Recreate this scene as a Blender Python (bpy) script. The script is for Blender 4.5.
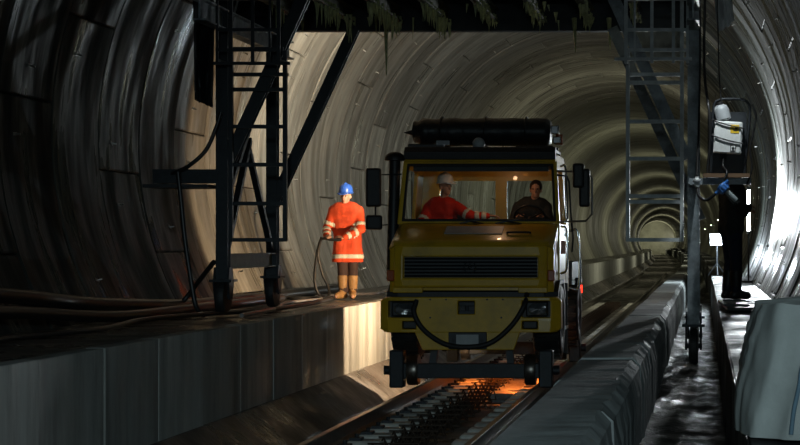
import bpy, bmesh, math, random
from mathutils import Vector, Matrix, noise
random.seed(7)
PI = math.pi
S = bpy.context.scene
COL = S.collection
for o in list(bpy.data.objects): bpy.data.objects.remove(o)

# ------------------------------------------------------------------ camera, world, lights
# world: +Y runs down the tunnel, camera at the origin (eye height), z is height relative to the eye
F = 1800.0; VX, VY = 705.0, 245.0           # focal length in pixels, vanishing point of the track
cam_d = bpy.data.cameras.new('camera'); cam = bpy.data.objects.new('camera', cam_d); COL.objects.link(cam)
cam.location = (0, 0, 0); cam.rotation_euler = (PI/2, 0, 0)
cam_d.sensor_width = 36; cam_d.lens = F/800*36
cam_d.shift_x = -(VX-400)/800; cam_d.shift_y = (VY-222.5)/800
cam_d.clip_start = .1; cam_d.clip_end = 2000
S.camera = cam
W = bpy.data.worlds.new('world'); S.world = W; W.use_nodes = True
W.node_tree.nodes['Background'].inputs[0].default_value = (.25, .32, .36, 1)
W.node_tree.nodes['Background'].inputs[1].default_value = .004
S.view_settings.view_transform = 'Standard'; S.view_settings.look = 'None'
S.view_settings.gamma = 1; S.view_settings.use_curve_mapping = False
S.view_settings.exposure = 0.0

def light(name, kind, loc, energy, color, size=.1, target=None, spot=None, blend=.4, sy=None):
    d = bpy.data.lights.new(name, kind); o = bpy.data.objects.new(name, d); COL.objects.link(o)
    o.location = loc; d.energy = energy; d.color = color
    if kind == 'AREA':
        d.size = size
        if sy: d.shape = 'RECTANGLE'; d.size_y = sy
    else: d.shadow_soft_size = size
    if kind == 'SPOT': d.spot_size = math.radians(spot); d.spot_blend = blend
    if target is not None:
        v = Vector(target)-Vector(loc); o.rotation_euler = v.to_track_quat('-Z', 'Y').to_euler()
    return o
# cool fill lights, added unseen behind and above the camera; spot shaped to the kerb
light('cool_fill_light', 'SPOT', (.9, -6, 1.6), 2000, (.68, .92, 1), .25, (-3.6, 16, -2.1), 26, 1.0)
light('cool_fill_light', 'AREA', (.2, -7, 1.3), 75, (.72, .93, 1), 1.2, (-2.5, 20, .5), sy=.25)
light('cool_fill_light', 'AREA', (.6, 2.2, 2.9), 21, (.70, .92, 1), 1.2, (-.2, 8, -1.5), sy=.2)

# ------------------------------------------------------------------ helpers
def P(px, py, Y): return Vector(((px-VX)*Y/F, Y, (VY-py)*Y/F))
def obj(name, bm, mat, parent=None, world=False, smooth=None, mods=None):
    me = bpy.data.meshes.new(name)
    if world and parent is not None:
        r = parent
        off = Vector((0, 0, 0))
        while r is not None: off += r.location; r = r.parent
        bmesh.ops.translate(bm, vec=-off, verts=bm.verts)
    bm.normal_update()
    bm.to_mesh(me); bm.free()
    o = bpy.data.objects.new(name, me); COL.objects.link(o)
    me.materials.append(mat)
    if parent is not None: o.parent = parent
    if smooth is not None:
        for p in me.polygons: p.use_smooth = True
        me.set_sharp_from_angle(angle=math.radians(smooth))
    return o
def bevel(o, w=.01, seg=2):
    m = o.modifiers.new('bevel', 'BEVEL'); m.width = w; m.segments = seg; m.limit_method = 'ANGLE'; m.angle_limit = math.radians(40)
    return o
def thing(name, label, cat, loc=(0, 0, 0), group=None, rotz=0):
    o = bpy.data.objects.new(name, None); COL.objects.link(o); o.location = loc; o.rotation_euler = (0, 0, rotz)
    o.empty_display_size = .1
    o['label'] = label; o['category'] = cat
    if group: o['group'] = group
    return o
def tag(o, label, cat, group=None):
    o['label'] = label; o['category'] = cat
    if group: o['group'] = group
    return o
def struct(name, loc=(0, 0, 0)):
    o = bpy.data.objects.new(name, None); COL.objects.link(o); o.location = loc; o['kind'] = 'structure'; return o
def copy_tree(o, parent=None):
    c = o.copy(); COL.objects.link(c); c.parent = parent
    for ch in list(o.children): copy_tree(ch, c)
    return c
def B(): return bmesh.new()
def box(bm, c, s, rot=None):
    m = Matrix.Translation(c) @ (rot.to_4x4() if rot else Matrix.Identity(4)) @ Matrix.Diagonal((s[0], s[1], s[2], 1))
    bmesh.ops.create_cube(bm, size=1, matrix=m); return bm
def bx(bm, x0, x1, y0, y1, z0, z1): return box(bm, ((x0+x1)/2, (y0+y1)/2, (z0+z1)/2), (abs(x1-x0), abs(y1-y0), abs(z1-z0)))
def cyl(bm, a, b, r0, r1=None, n=16):
    a = Vector(a); b = Vector(b); d = b-a
    m = Matrix.Translation((a+b)/2) @ d.to_track_quat('Z', 'Y').to_matrix().to_4x4()
    bmesh.ops.create_cone(bm, cap_ends=True, segments=n, radius1=r0, radius2=r0 if r1 is None else r1, depth=d.length, matrix=m); return bm
def sph(bm, c, r, n=14, sc=(1, 1, 1), rot=None):
    m = Matrix.Translation(c) @ (rot.to_4x4() if rot else Matrix.Identity(4)) @ Matrix.Diagonal((sc[0], sc[1], sc[2], 1))
    nv = max(6, n*2//3); top = bm.verts.new(m @ Vector((0, 0, r))); bot = bm.verts.new(m @ Vector((0, 0, -r)))
    rows = [[bm.verts.new(m @ Vector((r*math.sin(PI*j/nv)*math.cos(2*PI*k/n), r*math.sin(PI*j/nv)*math.sin(2*PI*k/n), r*math.cos(PI*j/nv)))) for k in range(n)] for j in range(1, nv)]
    for k in range(n):
        bm.faces.new((top, rows[0][k], rows[0][(k+1) % n])); bm.faces.new((bot, rows[-1][(k+1) % n], rows[-1][k]))
        for a, b in zip(rows, rows[1:]): bm.faces.new((a[k], b[k], b[(k+1) % n], a[(k+1) % n]))
    return bm
def beam(bm, a, b, w, h):
    """rectangular bar from a to b"""
    a = Vector(a); b = Vector(b); d = b-a
    z = d.normalized(); up = Vector((0, 0, 1)) if abs(z.z) < .9 else Vector((0, 1, 0))
    x = up.cross(z).normalized(); y = z.cross(x)
    R = Matrix((x, y, z)).transposed()
    return box(bm, (a+b)/2, (w, h, d.length), R)
def hbeam(bm, a, b, w, h, t=.018, up=Vector((0, 0, 1))):
    """rolled H/I section from a to b"""
    a = Vector(a); b = Vector(b); d = b-a; z = d.normalized()
    x = up.cross(z).normalized(); y = z.cross(x); R = Matrix((x, y, z)).transposed(); c = (a+b)/2
    box(bm, c, (t, h, d.length), R)
    for s in (-1, 1): box(bm, c+y*s*(h/2-t/2), (w, t, d.length), R)
    return bm
def catmull(pts, n=8):
    pts = [Vector(p) for p in pts]; q = [pts[0]*2-pts[1]]+pts+[pts[-1]*2-pts[-2]]; out = []
    for i in range(1, len(q)-2):
        a, b, c, d = q[i-1:i+3]
        for k in range(n):
            t = k/n
            out.append(.5*((2*b)+(c-a)*t+(2*a-5*b+4*c-d)*t*t+(3*b-a-3*c+d)*t**3))
    out.append(pts[-1]); return out
def tube(bm, pts, r, n=8, smooth=8):
    p = catmull(pts, smooth) if smooth else [Vector(q) for q in pts]
    rings = []; nx = None
    for i, c in enumerate(p):
        t = (p[min(i+1, len(p)-1)]-p[max(i-1, 0)]).normalized()
        if nx is None: nx = (Vector((0, 0, 1)) if abs(t.z) < .9 else Vector((1, 0, 0))).cross(t).normalized()
        nx = (nx-t*nx.dot(t)).normalized(); ny = t.cross(nx)
        rr = r(i/(len(p)-1)) if callable(r) else r
        rings.append([bm.verts.new(c+(nx*math.cos(2*PI*k/n)+ny*math.sin(2*PI*k/n))*rr) for k in range(n)])
    for a, b in zip(rings, rings[1:]):
        for k in range(n): bm.faces.new((a[k], a[(k+1) % n], b[(k+1) % n], b[k]))
    bm.faces.new(rings[0][::-1]); bm.faces.new(rings[-1]); return bm
def lathe(bm, prof, n=20, M=Matrix.Identity(4)):
    rings = []
    for r, z in prof:
        rings.append([bm.verts.new(M @ Vector((max(r, 1e-4)*math.cos(2*PI*k/n), max(r, 1e-4)*math.sin(2*PI*k/n), z))) for k in range(n)])
    for a, b in zip(rings, rings[1:]):
        for k in range(n): bm.faces.new((a[k], a[(k+1) % n], b[(k+1) % n], b[k]))
    bm.faces.new(rings[0][::-1]); bm.faces.new(rings[-1]); return bm
def plate(bm, xs, zs, hole, y0, y1, f=None):
    """extruded plate in x,z with rectangular holes; f maps (x,y,z) to the final point"""
    V = {}
    def v(i, j, k):
        key = (i, j, k)
        if key not in V:
            p = (xs[i], (y0, y1)[k], zs[j]); V[key] = bm.verts.new(f(*p) if f else p)
        return V[key]
    nx, nz = len(xs)-1, len(zs)-1
    solid = lambda i, j: 0 <= i < nx and 0 <= j < nz and (i, j) not in hole
    for i in range(nx):
        for j in range(nz):
            if not solid(i, j): continue
            bm.faces.new((v(i, j, 0), v(i+1, j, 0), v(i+1, j+1, 0), v(i, j+1, 0)))
            bm.faces.new((v(i, j, 1), v(i, j+1, 1), v(i+1, j+1, 1), v(i+1, j, 1)))
            for di, dj, e in ((-1, 0, ((i, j), (i, j+1))), (1, 0, ((i+1, j+1), (i+1, j))), (0, -1, ((i+1, j), (i, j))), (0, 1, ((i, j+1), (i+1, j+1)))):
                if not solid(i+di, j+dj):
                    (a, b), (c, d) = e
                    bm.faces.new((v(a, b, 0), v(c, d, 0), v(c, d, 1), v(a, b, 1)))
    bmesh.ops.recalc_face_normals(bm, faces=bm.faces); return bm
def prism(bm, poly, x0, x1, x0b=None, x1b=None):
    """yz polygon extruded along x"""
    a = [bm.verts.new((x0, y, z)) for y, z in poly]; b = [bm.verts.new((x1, y, z)) for y, z in poly]
    bm.faces.new(a); bm.faces.new(b[::-1]); n = len(poly)
    for i in range(n): bm.faces.new((a[i], b[i], b[(i+1) % n], a[(i+1) % n]))
    bmesh.ops.recalc_face_normals(bm, faces=bm.faces); return bm
def extrude_y(bm, poly, y0, y1, off=lambda y: 0):
    """xz polygon extruded along y"""
    a = [bm.verts.new((x+off(y0), y0, z)) for x, z in poly]; b = [bm.verts.new((x+off(y1), y1, z)) for x, z in poly]
    bm.faces.new(a); bm.faces.new(b[::-1]); n = len(poly)
    for i in range(n): bm.faces.new((a[i], b[i], b[(i+1) % n], a[(i+1) % n]))
    bmesh.ops.recalc_face_normals(bm, faces=bm.faces); return bm

# ------------------------------------------------------------------ materials
MATS = {}
def mat(name, col, rough=.6, metal=0, var=.15, scale=6, bump=0, bscale=None, stretch=(1, 1, 1), rvar=0, dirt=None, dirt_amt=.5, rand=False, coat=0, spec=.5):
    m = bpy.data.materials.new(name); m.use_nodes = True; nt = m.node_tree; N = nt.nodes; L = nt.links
    p = N['Principled BSDF']; p.inputs['Roughness'].default_value = rough; p.inputs['Metallic'].default_value = metal
    p.inputs['Coat Weight'].default_value = coat; p.inputs['Specular IOR Level'].default_value = spec
    tc = N.new('ShaderNodeTexCoord'); mp = N.new('ShaderNodeMapping'); mp.inputs['Scale'].default_value = stretch
    L.new(tc.outputs['Object'], mp.inputs['Vector'])
    vec = mp.outputs['Vector']
    if rand:
        oi = N.new('ShaderNodeObjectInfo'); ad = N.new('ShaderNodeVectorMath'); ad.operation = 'ADD'
        mu = N.new('ShaderNodeMath'); mu.operation = 'MULTIPLY'; mu.inputs[1].default_value = 57.0
        L.new(oi.outputs['Random'], mu.inputs[0]); L.new(vec, ad.inputs[0]); L.new(mu.outputs[0], ad.inputs[1]); vec = ad.outputs[0]
    n1 = N.new('ShaderNodeTexNoise'); n1.inputs['Scale'].default_value = scale; n1.inputs['Detail'].default_value = 6; n1.inputs['Roughness'].default_value = .65
    L.new(vec, n1.inputs['Vector'])
    cr = N.new('ShaderNodeValToRGB')
    cr.color_ramp.elements[0].position = .3; cr.color_ramp.elements[1].position = .7
    cr.color_ramp.elements[0].color = tuple(max(0, c*(1-var)) for c in col)+(1,)
    cr.color_ramp.elements[1].color = tuple(min(1, c*(1+var)) for c in col)+(1,)
    L.new(n1.outputs['Fac'], cr.inputs['Fac']); out = cr.outputs['Color']
    if rand:
        hs = N.new('ShaderNodeHueSaturation'); mr = N.new('ShaderNodeMapRange')
        mr.inputs['To Min'].default_value = .72; mr.inputs['To Max'].default_value = 1.25
        L.new(oi.outputs['Random'], mr.inputs['Value']); L.new(mr.outputs[0], hs.inputs['Value']); L.new(out, hs.inputs['Color']); out = hs.outputs['Color']
    if dirt:
        n2 = N.new('ShaderNodeTexNoise'); n2.inputs['Scale'].default_value = scale*.37; n2.inputs['Detail'].default_value = 8; n2.inputs['Roughness'].default_value = .7
        L.new(vec, n2.inputs['Vector'])
        r2 = N.new('ShaderNodeValToRGB'); r2.color_ramp.elements[0].position = .48; r2.color_ramp.elements[1].position = .68
        r2.color_ramp.elements[1].color = (dirt_amt,)*3+(1,)
        L.new(n2.outputs['Fac'], r2.inputs['Fac'])
        mx = N.new('ShaderNodeMix'); mx.data_type = 'RGBA'; mx.inputs[7].default_value = tuple(dirt)+(1,)
        L.new(r2.outputs['Color'], mx.inputs[0]); L.new(out, mx.inputs[6]); out = mx.outputs[2]
    L.new(out, p.inputs['Base Color'])
    if rvar:
        n3 = N.new('ShaderNodeTexNoise'); n3.inputs['Scale'].default_value = scale*.6; n3.inputs['Detail'].default_value = 4
        L.new(vec, n3.inputs['Vector'])
        mr = N.new('ShaderNodeMapRange'); mr.inputs['From Min'].default_value = .35; mr.inputs['From Max'].default_value = .65
        mr.inputs['To Min'].default_value = max(.04, rough-rvar); mr.inputs['To Max'].default_value = min(1, rough+rvar)
        L.new(n3.outputs['Fac'], mr.inputs['Value']); L.new(mr.outputs[0], p.inputs['Roughness'])
    if bump:
        n4 = N.new('ShaderNodeTexNoise'); n4.inputs['Scale'].default_value = bscale or scale*3; n4.inputs['Detail'].default_value = 5
        L.new(vec, n4.inputs['Vector'])
        bp = N.new('ShaderNodeBump'); bp.inputs['Strength'].default_value = bump; bp.inputs['Distance'].default_value = .03
        L.new(n4.outputs['Fac'], bp.inputs['Height']); L.new(bp.outputs['Normal'], p.inputs['Normal'])
    MATS[name] = m; return m
def emit(name, col, strength):
    m = bpy.data.materials.new(name); m.use_nodes = True; p = m.node_tree.nodes['Principled BSDF']
    p.inputs['Base Color'].default_value = tuple(col)+(1,); p.inputs['Emission Color'].default_value = tuple(col)+(1,); p.inputs['Emission Strength'].default_value = strength
    return m
def glass(name, tint=(.9, .95, .95), gloss=.06):
    m = bpy.data.materials.new(name); m.use_nodes = True; nt = m.node_tree; N = nt.nodes; L = nt.links
    N.remove(N['Principled BSDF']); t = N.new('ShaderNodeBsdfTransparent'); t.inputs[0].default_value = tuple(tint)+(1,)
    g = N.new('ShaderNodeBsdfGlossy'); g.inputs['Roughness'].default_value = .05
    ns = N.new('ShaderNodeTexNoise'); ns.inputs['Scale'].default_value = 5
    mr = N.new('ShaderNodeMapRange'); mr.inputs['To Min'].default_value = gloss*.5; mr.inputs['To Max'].default_value = gloss*1.5
    L.new(ns.outputs['Fac'], mr.inputs['Value'])
    mx = N.new('ShaderNodeMixShader'); L.new(mr.outputs[0], mx.inputs[0]); L.new(t.outputs[0], mx.inputs[1]); L.new(g.outputs[0], mx.inputs[2])
    L.new(mx.outputs[0], N['Material Output'].inputs['Surface']); return m

M_LIN = mat('wet_lining_concrete', (.27, .26, .225), .58, var=.42, scale=1.6, bump=.14, bscale=4, stretch=(1, 2.4, .4), spec=.35, rvar=.42, dirt=(.09, .078, .058), dirt_amt=.75, rand=True)
M_SHADELIN = mat('wet_shaded_lining_concrete', (.055, .062, .056), .55, var=.45, scale=1.8, bump=.3, bscale=5, stretch=(1, 2.4, .4), rvar=.42, spec=.2, dirt=(.04, .036, .028), dirt_amt=.8, rand=True)  # wet concrete, with the shade of the dark walls put into its colour
M_FAR = mat('far_lining_concrete', (.26, .26, .205), .5, var=.3, scale=.5, bump=.2, bscale=2, stretch=(1, 3, 1), rvar=.2, dirt=(.10, .09, .06), dirt_amt=.7)
M_KERB = mat('kerb_concrete', (.44, .45, .42), .55, var=.25, scale=2.0, bump=.15, bscale=14, stretch=(2.6, 2.6, .35), rvar=.2, dirt=(.13, .12, .10), dirt_amt=.7, rand=True)
M_WALK = mat('wet_walkway_concrete', (.12, .115, .10), .35, var=.35, scale=2.5, bump=.4, bscale=10, rvar=.25)
M_PAR = mat('parapet_concrete', (.36, .38, .37), .75, var=.2, scale=3, bump=.2, bscale=18, rvar=.12, dirt=(.11, .11, .105), dirt_amt=.75, rand=True)
M_INV = mat('invert_concrete', (.10, .09, .08), .45, var=.35, scale=2, bump=.4, bscale=9, rvar=.3)
M_MUD = mat('wet_mud', (.05, .048, .043), .55, var=.4, scale=5, bump=.8, bscale=16, rvar=.2)
M_BLKWALL = mat('black_wet_concrete', (.03, .031, .031), .6, var=.4, scale=4, bump=.4, rvar=.2)
M_SHELL = mat('grout', (.03, .03, .028), .9)
M_STEEL = mat('blue_grey_painted_steel', (.26, .30, .32), .5, metal=0, var=.3, scale=8, rvar=.15, dirt=(.05, .045, .04), dirt_amt=.7)
M_RSTEEL = mat('rusty_green_steel', (.11, .115, .07), .6, metal=.1, var=.3, scale=8)
M_LITSTEEL = mat('lit_grey_steel', (.62, .66, .66), .5, metal=0, var=.25, scale=9)  # ladder steel lightened to look better lit
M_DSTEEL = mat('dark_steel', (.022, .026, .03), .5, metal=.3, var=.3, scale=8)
M_WOOD = mat('wet_planks', (.055, .045, .033), .6, var=.4, scale=4, stretch=(.4, 5, 5))
M_SHELF = mat('shelf_wood', (.22, .13, .07), .6, var=.3, scale=5, stretch=(.5, 5, 5))
M_RAIL = mat('rail_steel', (.18, .16, .14), .32, metal=.9, var=.25, scale=10)
M_SLEEP = mat('sleeper_concrete', (.52, .51, .46), .7, var=.25, scale=6, bump=.2, rand=True)
M_REBAR = mat('rusty_rebar', (.06, .04, .028), .7, metal=.4, var=.4, scale=20)
M_YEL = mat('truck_yellow_paint', (.64, .38, .018), .35, var=.12, scale=3, dirt=(.20, .145, .03), dirt_amt=.6, coat=.3)
M_BLACK = mat('black_plastic', (.012, .012, .013), .5, var=.3, scale=12)
M_RUB = mat('black_rubber', (.014, .014, .014), .6, var=.3, scale=20, bump=.2)
M_GRL = mat('grille_dark', (.010, .013, .016), .5, var=.3, scale=9)
M_CHR = mat('chrome', (.6, .6, .62), .18, metal=1, var=.08)
M_ALU = mat('aluminium', (.45, .46, .48), .3, metal=.9, var=.1)
M_GREY = mat('grey_paint', (.35, .37, .38), .5, var=.15)
M_WHT = mat('dirty_white_paint', (.80, .82, .80), .5, var=.12, scale=9, dirt=(.4, .4, .36), dirt_amt=.4)
M_STK = mat('yellow_sticker', (.85, .56, .03), .5, var=.06)
M_INK = mat('black_ink', (.01, .01, .01), .6)
M_BLUE = mat('blue_plastic', (.05, .19, .55), .4, var=.1)
M_ORL = mat('orange_lamp_lens', (.40, .07, .01), .3, var=.08)
M_RED = mat('red_lamp_lens', (.5, .02, .01), .3, var=.08)
M_LENS = glass('headlight_glass', (.85, .88, .9), .25)
M_GLASS = glass('window_glass', (.95, .97, .96), .03)
M_BOWL = glass('clear_filter_bowl', (.80, .85, .87), .22)
M_HOSE = mat('black_hose', (.016, .016, .016), .38, var=.3, scale=15)
M_GHOSE = mat('grey_hose', (.22, .21, .2), .3, var=.2, scale=12)
M_SKIN = mat('skin', (.50, .26, .17), .5, var=.1)
M_ORG = mat('orange_workwear', (.78, .085, .022), .75, var=.12, scale=8, bump=.3, bscale=12, dirt=(.45, .06, .02), dirt_amt=.5)
M_REDJ = mat('red_workwear', (.70, .03, .012), .75, var=.12, scale=8, bump=.3, bscale=12)
M_REFL = mat('reflective_tape', (.72, .70, .58), .4, var=.08)
M_NAVY = mat('navy_trousers', (.012, .016, .034), .8, var=.25, scale=10, bump=.3)
M_BRN = mat('brown_trousers', (.05, .026, .022), .8, var=.25, scale=10, bump=.3)
M_DJKT = mat('dark_jacket', (.022, .024, .024), .8, var=.25, scale=10, bump=.3)
M_BOOT = mat('muddy_yellow_boots', (.36, .20, .075), .55, var=.3, scale=14)
M_BBOOT = mat('black_boots', (.015, .015, .015), .4, var=.2)
M_HATB = mat('blue_helmet', (.03, .10, .42), .35, var=.08)
M_HATW = mat('white_helmet', (.75, .76, .74), .35, var=.06)
M_HAIR = mat('dark_hair', (.02, .014, .01), .7)
M_EYE = mat('eye', (.03, .02, .02), .2)
M_SEAT = mat('seat_fabric', (.03, .03, .035), .85, var=.2)
M_BAG = mat('woven_white_bag', (.42, .44, .42), .7, var=.1, scale=5, bump=.06, bscale=120, dirt=(.24, .25, .24), dirt_amt=.5)
M_STRAP = mat('blue_strap', (.13, .21, .27), .7, var=.15)
M_CANV = mat('dirty_canvas', (.72, .68, .58), .8, var=.25, scale=5, bump=.3, dirt=(.18, .16, .12), dirt_amt=.6)
M_PLAS = mat('grey_plastic_sheet', (.72, .74, .73), .35, var=.15, scale=6)
M_TARP = mat('black_tarpaulin', (.016, .017, .018), .45, var=.3, scale=8, bump=.5, bscale=9)
M_DRIP = mat('green_cement_drips', (.55, .56, .28), .4, var=.4, scale=14)
M_BOLT = mat('wet_bolt_steel', (.45, .45, .43), .38, metal=1, var=.15)

# ------------------------------------------------------------------ tunnel lining
R = 4.2; CX, CZ = -2.88, 1.25; RW = 1.5
def off(Y): return -max(0, Y-30)**2/(2*9000)
def seg_mesh(n=12, half=22.5):
    bm = B(); c = .014; g = .006
    prof = [(g, R+.3), (g, R+c), (g+c*1.3, R), (RW-g-c*1.3, R), (RW-g, R+c), (RW-g, R+.3)]
    A = math.radians(half); da = g/R
    angs = [(-A+da, c)]+[(-A+da+c*1.3/R+(2*A-2*da-2.6*c/R)*i/n, 0) for i in range(n+1)]+[(A-da, c)]
    rows = []
    for a, e in angs:
        rows.append([bm.verts.new((max(r, R+e if r < R+.1 else r)*math.cos(a), y, max(r, R+e if r < R+.1 else r)*math.sin(a))) for y, r in prof])
    for p, q in zip(rows, rows[1:]):
        for k in range(6): bm.faces.new((p[k], p[(k+1) % 6], q[(k+1) % 6], q[k]))
    bm.faces.new(rows[0]); bm.faces.new(rows[-1][::-1])
    bmesh.ops.recalc_face_normals(bm, faces=bm.faces)
    me = bpy.data.meshes.new('lining_segment'); bm.to_mesh(me); bm.free(); me.materials.append(M_LIN)
    for p_ in me.polygons: p_.use_smooth = True
    me.set_sharp_from_angle(angle=math.radians(25)); return me
SEG = seg_mesh()
SEG_SHADE = SEG.copy(); SEG_SHADE.materials.clear(); SEG_SHADE.materials.append(M_SHADELIN)
bm = B(); box(bm, (-.003, 0, 0), (.010, .085, .03)); cyl(bm, (0, 0, 0), (-.055, .012, .006), .010, n=8)
BOLT = bpy.data.meshes.new('bolt'); bm.to_mesh(BOLT); bm.free(); BOLT.materials.append(M_BOLT)
wl, wr, ce = struct('wall_left'), struct('wall_right'), struct('ceiling')
ring = 0; Y = 10.5
while Y < 66:
    st = 22.5*(ring % 2)+(5 if ring % 4 > 1 else -4)
    for k in range(8):
        ang = (st+45*k) % 360
        low = (ang+22.5-270+540) % 360-180; 
        if 215 < ang < 325 and not (ang < 237 or ang > 303): continue
        par = ce if 50 < ang < 130 else (wl if 130 <= ang < 270 else wr)
        o = bpy.data.objects.new('lining_segment', SEG_SHADE if Y < 23.5 or (Y < 46 and par == wr) else SEG); COL.objects.link(o); o.parent = par  # near and right-hand rings take the shade-darkened copy
        a = math.radians(ang); dr = random.uniform(-.004, .014)
        o.location = (CX+off(Y)+dr*math.cos(a), Y, CZ+dr*math.sin(a)); o.rotation_euler = (0, -a, 0)
        if 13 < Y < 44 and (ang < 85 or ang > 320 or 120 < ang < 222):
            for la in (-17, 18):
                b = bpy.data.objects.new('bolt', BOLT); COL.objects.link(b); b.parent = o
                t = math.radians(la); b.location = ((R-.002)*math.cos(t), RW*.5+random.uniform(-.3, .3), (R-.002)*math.sin(t)); b.rotation_euler = (random.uniform(-.4, .4), -t, 0)
    ring += 1; Y += RW
Y1 = Y
# far rings, too far to pick apart
bm = B(); n = 56; y = Y1
while y < 420:
    w = RW if y < 240 else 3.0
    prof = [(y+.01, R+.3), (y+.01, R+.03), (y+.05, R), (y+w-.05, R), (y+w-.01, R+.03), (y+w-.01, R+.3)]
    rows = [[bm.verts.new((CX+off(yy)+r*math.cos(2*PI*k/n), yy, CZ+r*math.sin(2*PI*k/n))) for k in range(n)] for yy, r in prof]
    for p, q in zip(rows, rows[1:]):
        for k in range(n): bm.faces.new((p[k], q[k], q[(k+1) % n], p[(k+1) % n]))
    y += w
o = obj('far_lining_rings', bm, M_FAR, ce, smooth=25); o['kind'] = 'stuff'
# outer grout shell behind the joints, and the tunnel behind the photographer
bm = B(); rows = []
for yy in (-40, 0, 30, 60, 100, 150, 200, 260, 330, 420):
    rows.append([bm.verts.new((CX+off(yy)+(R+.26)*math.cos(2*PI*k/64), yy, CZ+(R+.26)*math.sin(2*PI*k/64))) for k in range(64)])
for p, q in zip(rows, rows[1:]):
    for k in range(64): bm.faces.new((p[k], q[k], q[(k+1) % 64], p[(k+1) % 64]))
bm.faces.new(rows[0])
o = obj('wall_shell', bm, M_SHELL); o['kind'] = 'structure'; o.name = 'wall_outer'
o = obj('wall_far_end', cyl(B(), (CX+off(418), 418, CZ), (CX+off(418), 419, CZ), R+.2, n=48), M_FAR); o['kind'] = 'structure'
# ------------------------------------------------------------------ floor, kerbs, parapet, ledge
KX, KT = -4.77, -.82; PXL, PXR = -.92, -.45; LX, LT = .15, -.70; FZ = -2.12; TC = -2.90; RT = -1.80
YS = [-12, 30, 45, 60, 80, 105, 135, 170, 210, 260, 330, 415]
def long_strip(name, poly, mat_, parent=None, ys=YS):
    bm = B(); rows = [[bm.verts.new((x+off(y), y, z)) for x, z in poly] for y in ys]; n = len(poly)
    for p, q in zip(rows, rows[1:]):
        for k in range(n): bm.faces.new((p[k], p[(k+1) % n], q[(k+1) % n], q[k]))
    bm.faces.new(rows[0]); bm.faces.new(rows[-1][::-1]); bmesh.ops.recalc_face_normals(bm, faces=bm.faces)
    return obj(name, bm, mat_, parent)
fl = struct('floor')
long_strip('invert_slab', [(-5.2, FZ), (-.5, FZ), (-.5, -2.6), (-5.2, -2.6)], M_INV, fl)
long_strip('slab_infill', [(TC-.02, RT-.20), (TC+.34, RT-.20), (TC+.34, FZ-.02), (TC-.02, FZ-.02)], M_INV, fl, [24.2, 27.4, 30])
long_strip('toe_fillet', [(KX-.05, -1.70), (KX+.03, -1.72), (KX+.46, -2.08), (KX+.5, FZ-.02), (KX-.05, FZ-.02)], M_INV, fl)
# channel floor with mud relief
bm = B(); nx, ny = 8, 150; rows = []
for j in range(ny+1):
    y = -2+j*.36; rows.append([bm.verts.new((PXR-.02+(LX-PXR+.04)*i/nx, y, -1.40+.05*noise.noise((i*.55, y*1.4, 0))+.03*noise.noise((i*1.7, y*5, 3)))) for i in range(nx+1)])
for p, q in zip(rows, rows[1:]):
    for k in range(nx): bm.faces.new((p[k], p[k+1], q[k+1], q[k]))
bmesh.ops.recalc_face_normals(bm, faces=bm.faces)
obj('mud_channel_bed', bm, M_MUD, fl, smooth=60)
# left walkway kerb: body and facing panels
t1 = struct('trim_1')
long_strip('walkway_body', [(KX-.1, KT-.02), (KX-.1, -2.3), (-5.6, -2.3), (-6.75, KT-.2), (-6.55, KT-.01)], M_WALK, t1)
def panel_mesh(L, name, m, x0, x1, z0, z1, jit=0):
    bm = B(); bx(bm, x0, x1, .006, L-.006, z0, z1)
    bmesh.ops.bevel(bm, geom=bm.edges[:], offset=.006, segments=1, affect='EDGES')
    me = bpy.data.meshes.new(name); bm.to_mesh(me); bm.free(); me.materials.append(m); return me
KP = panel_mesh(1.4, 'kerb_panel', M_KERB, KX-.16, KX, -1.78, KT)
y = 7.3
while y < 62:
    o = bpy.data.objects.new('kerb_panel', KP); COL.objects.link(o); o.parent = t1; o.location = (off(y)+random.uniform(-.006, .006), y, random.uniform(-.006, .004)); y += 1.4
long_strip('kerb_panel_far', [(KX-.16, KT), (KX, KT), (KX, -1.9), (KX-.16, -1.9)], M_KERB, t1, [y]+[v for v in YS if v > y])
# right parapet: precast blocks with chipped edge
t2 = struct('trim_2')
def par_mesh(seed, L=2.0):
    bm = B(); rnd = random.Random(seed); n = 16; rows = []
    for i in range(n+1):
        y = .01+(L-.02)*i/n
        e = max(0, noise.noise((y*2.3, seed*7.1, 0)))*.06+rnd.uniform(0, .018)
        r = .018*(1 if i % 4 else 0)
        rows.append([bm.verts.new(v) for v in ((PXL, y, -2.3), (PXL, y, KT-.03), (PXL+.03, y, KT), (PXR-.06-e, y, KT+rnd.uniform(-.008, .004)), (PXR-.012-e*.4, y, KT-.05-e*.6), (PXR+r-.01, y, KT-.2), (PXR+r-.01, y, -2.3))])
    for p, q in zip(rows, rows[1:]):
        for k in range(7): bm.faces.new((p[k], p[(k+1) % 7], q[(k+1) % 7], q[k]))
    bm.faces.new(rows[0]); bm.faces.new(rows[-1][::-1]); bmesh.ops.recalc_face_normals(bm, faces=bm.faces)
    me = bpy.data.meshes.new('parapet_block'); bm.to_mesh(me); bm.free(); me.materials.append(M_PAR); return me
PM = [par_mesh(i) for i in range(5)]
y = 1.0; i = 0
while y < 50:
    o = bpy.data.objects.new('parapet_block', PM[i % 5]); COL.objects.link(o); o.parent = t2
    o.location = (off(y)+random.uniform(-.008, .008), y, random.uniform(-.008, .006)); y += 2.0; i += 1
long_strip('parapet_far', [(PXL, KT-.12), (PXR, KT-.12), (PXR, -2.3), (PXL, -2.3)], M_PAR, t2, [y+.4]+[v for v in YS if v > y+1])
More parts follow.
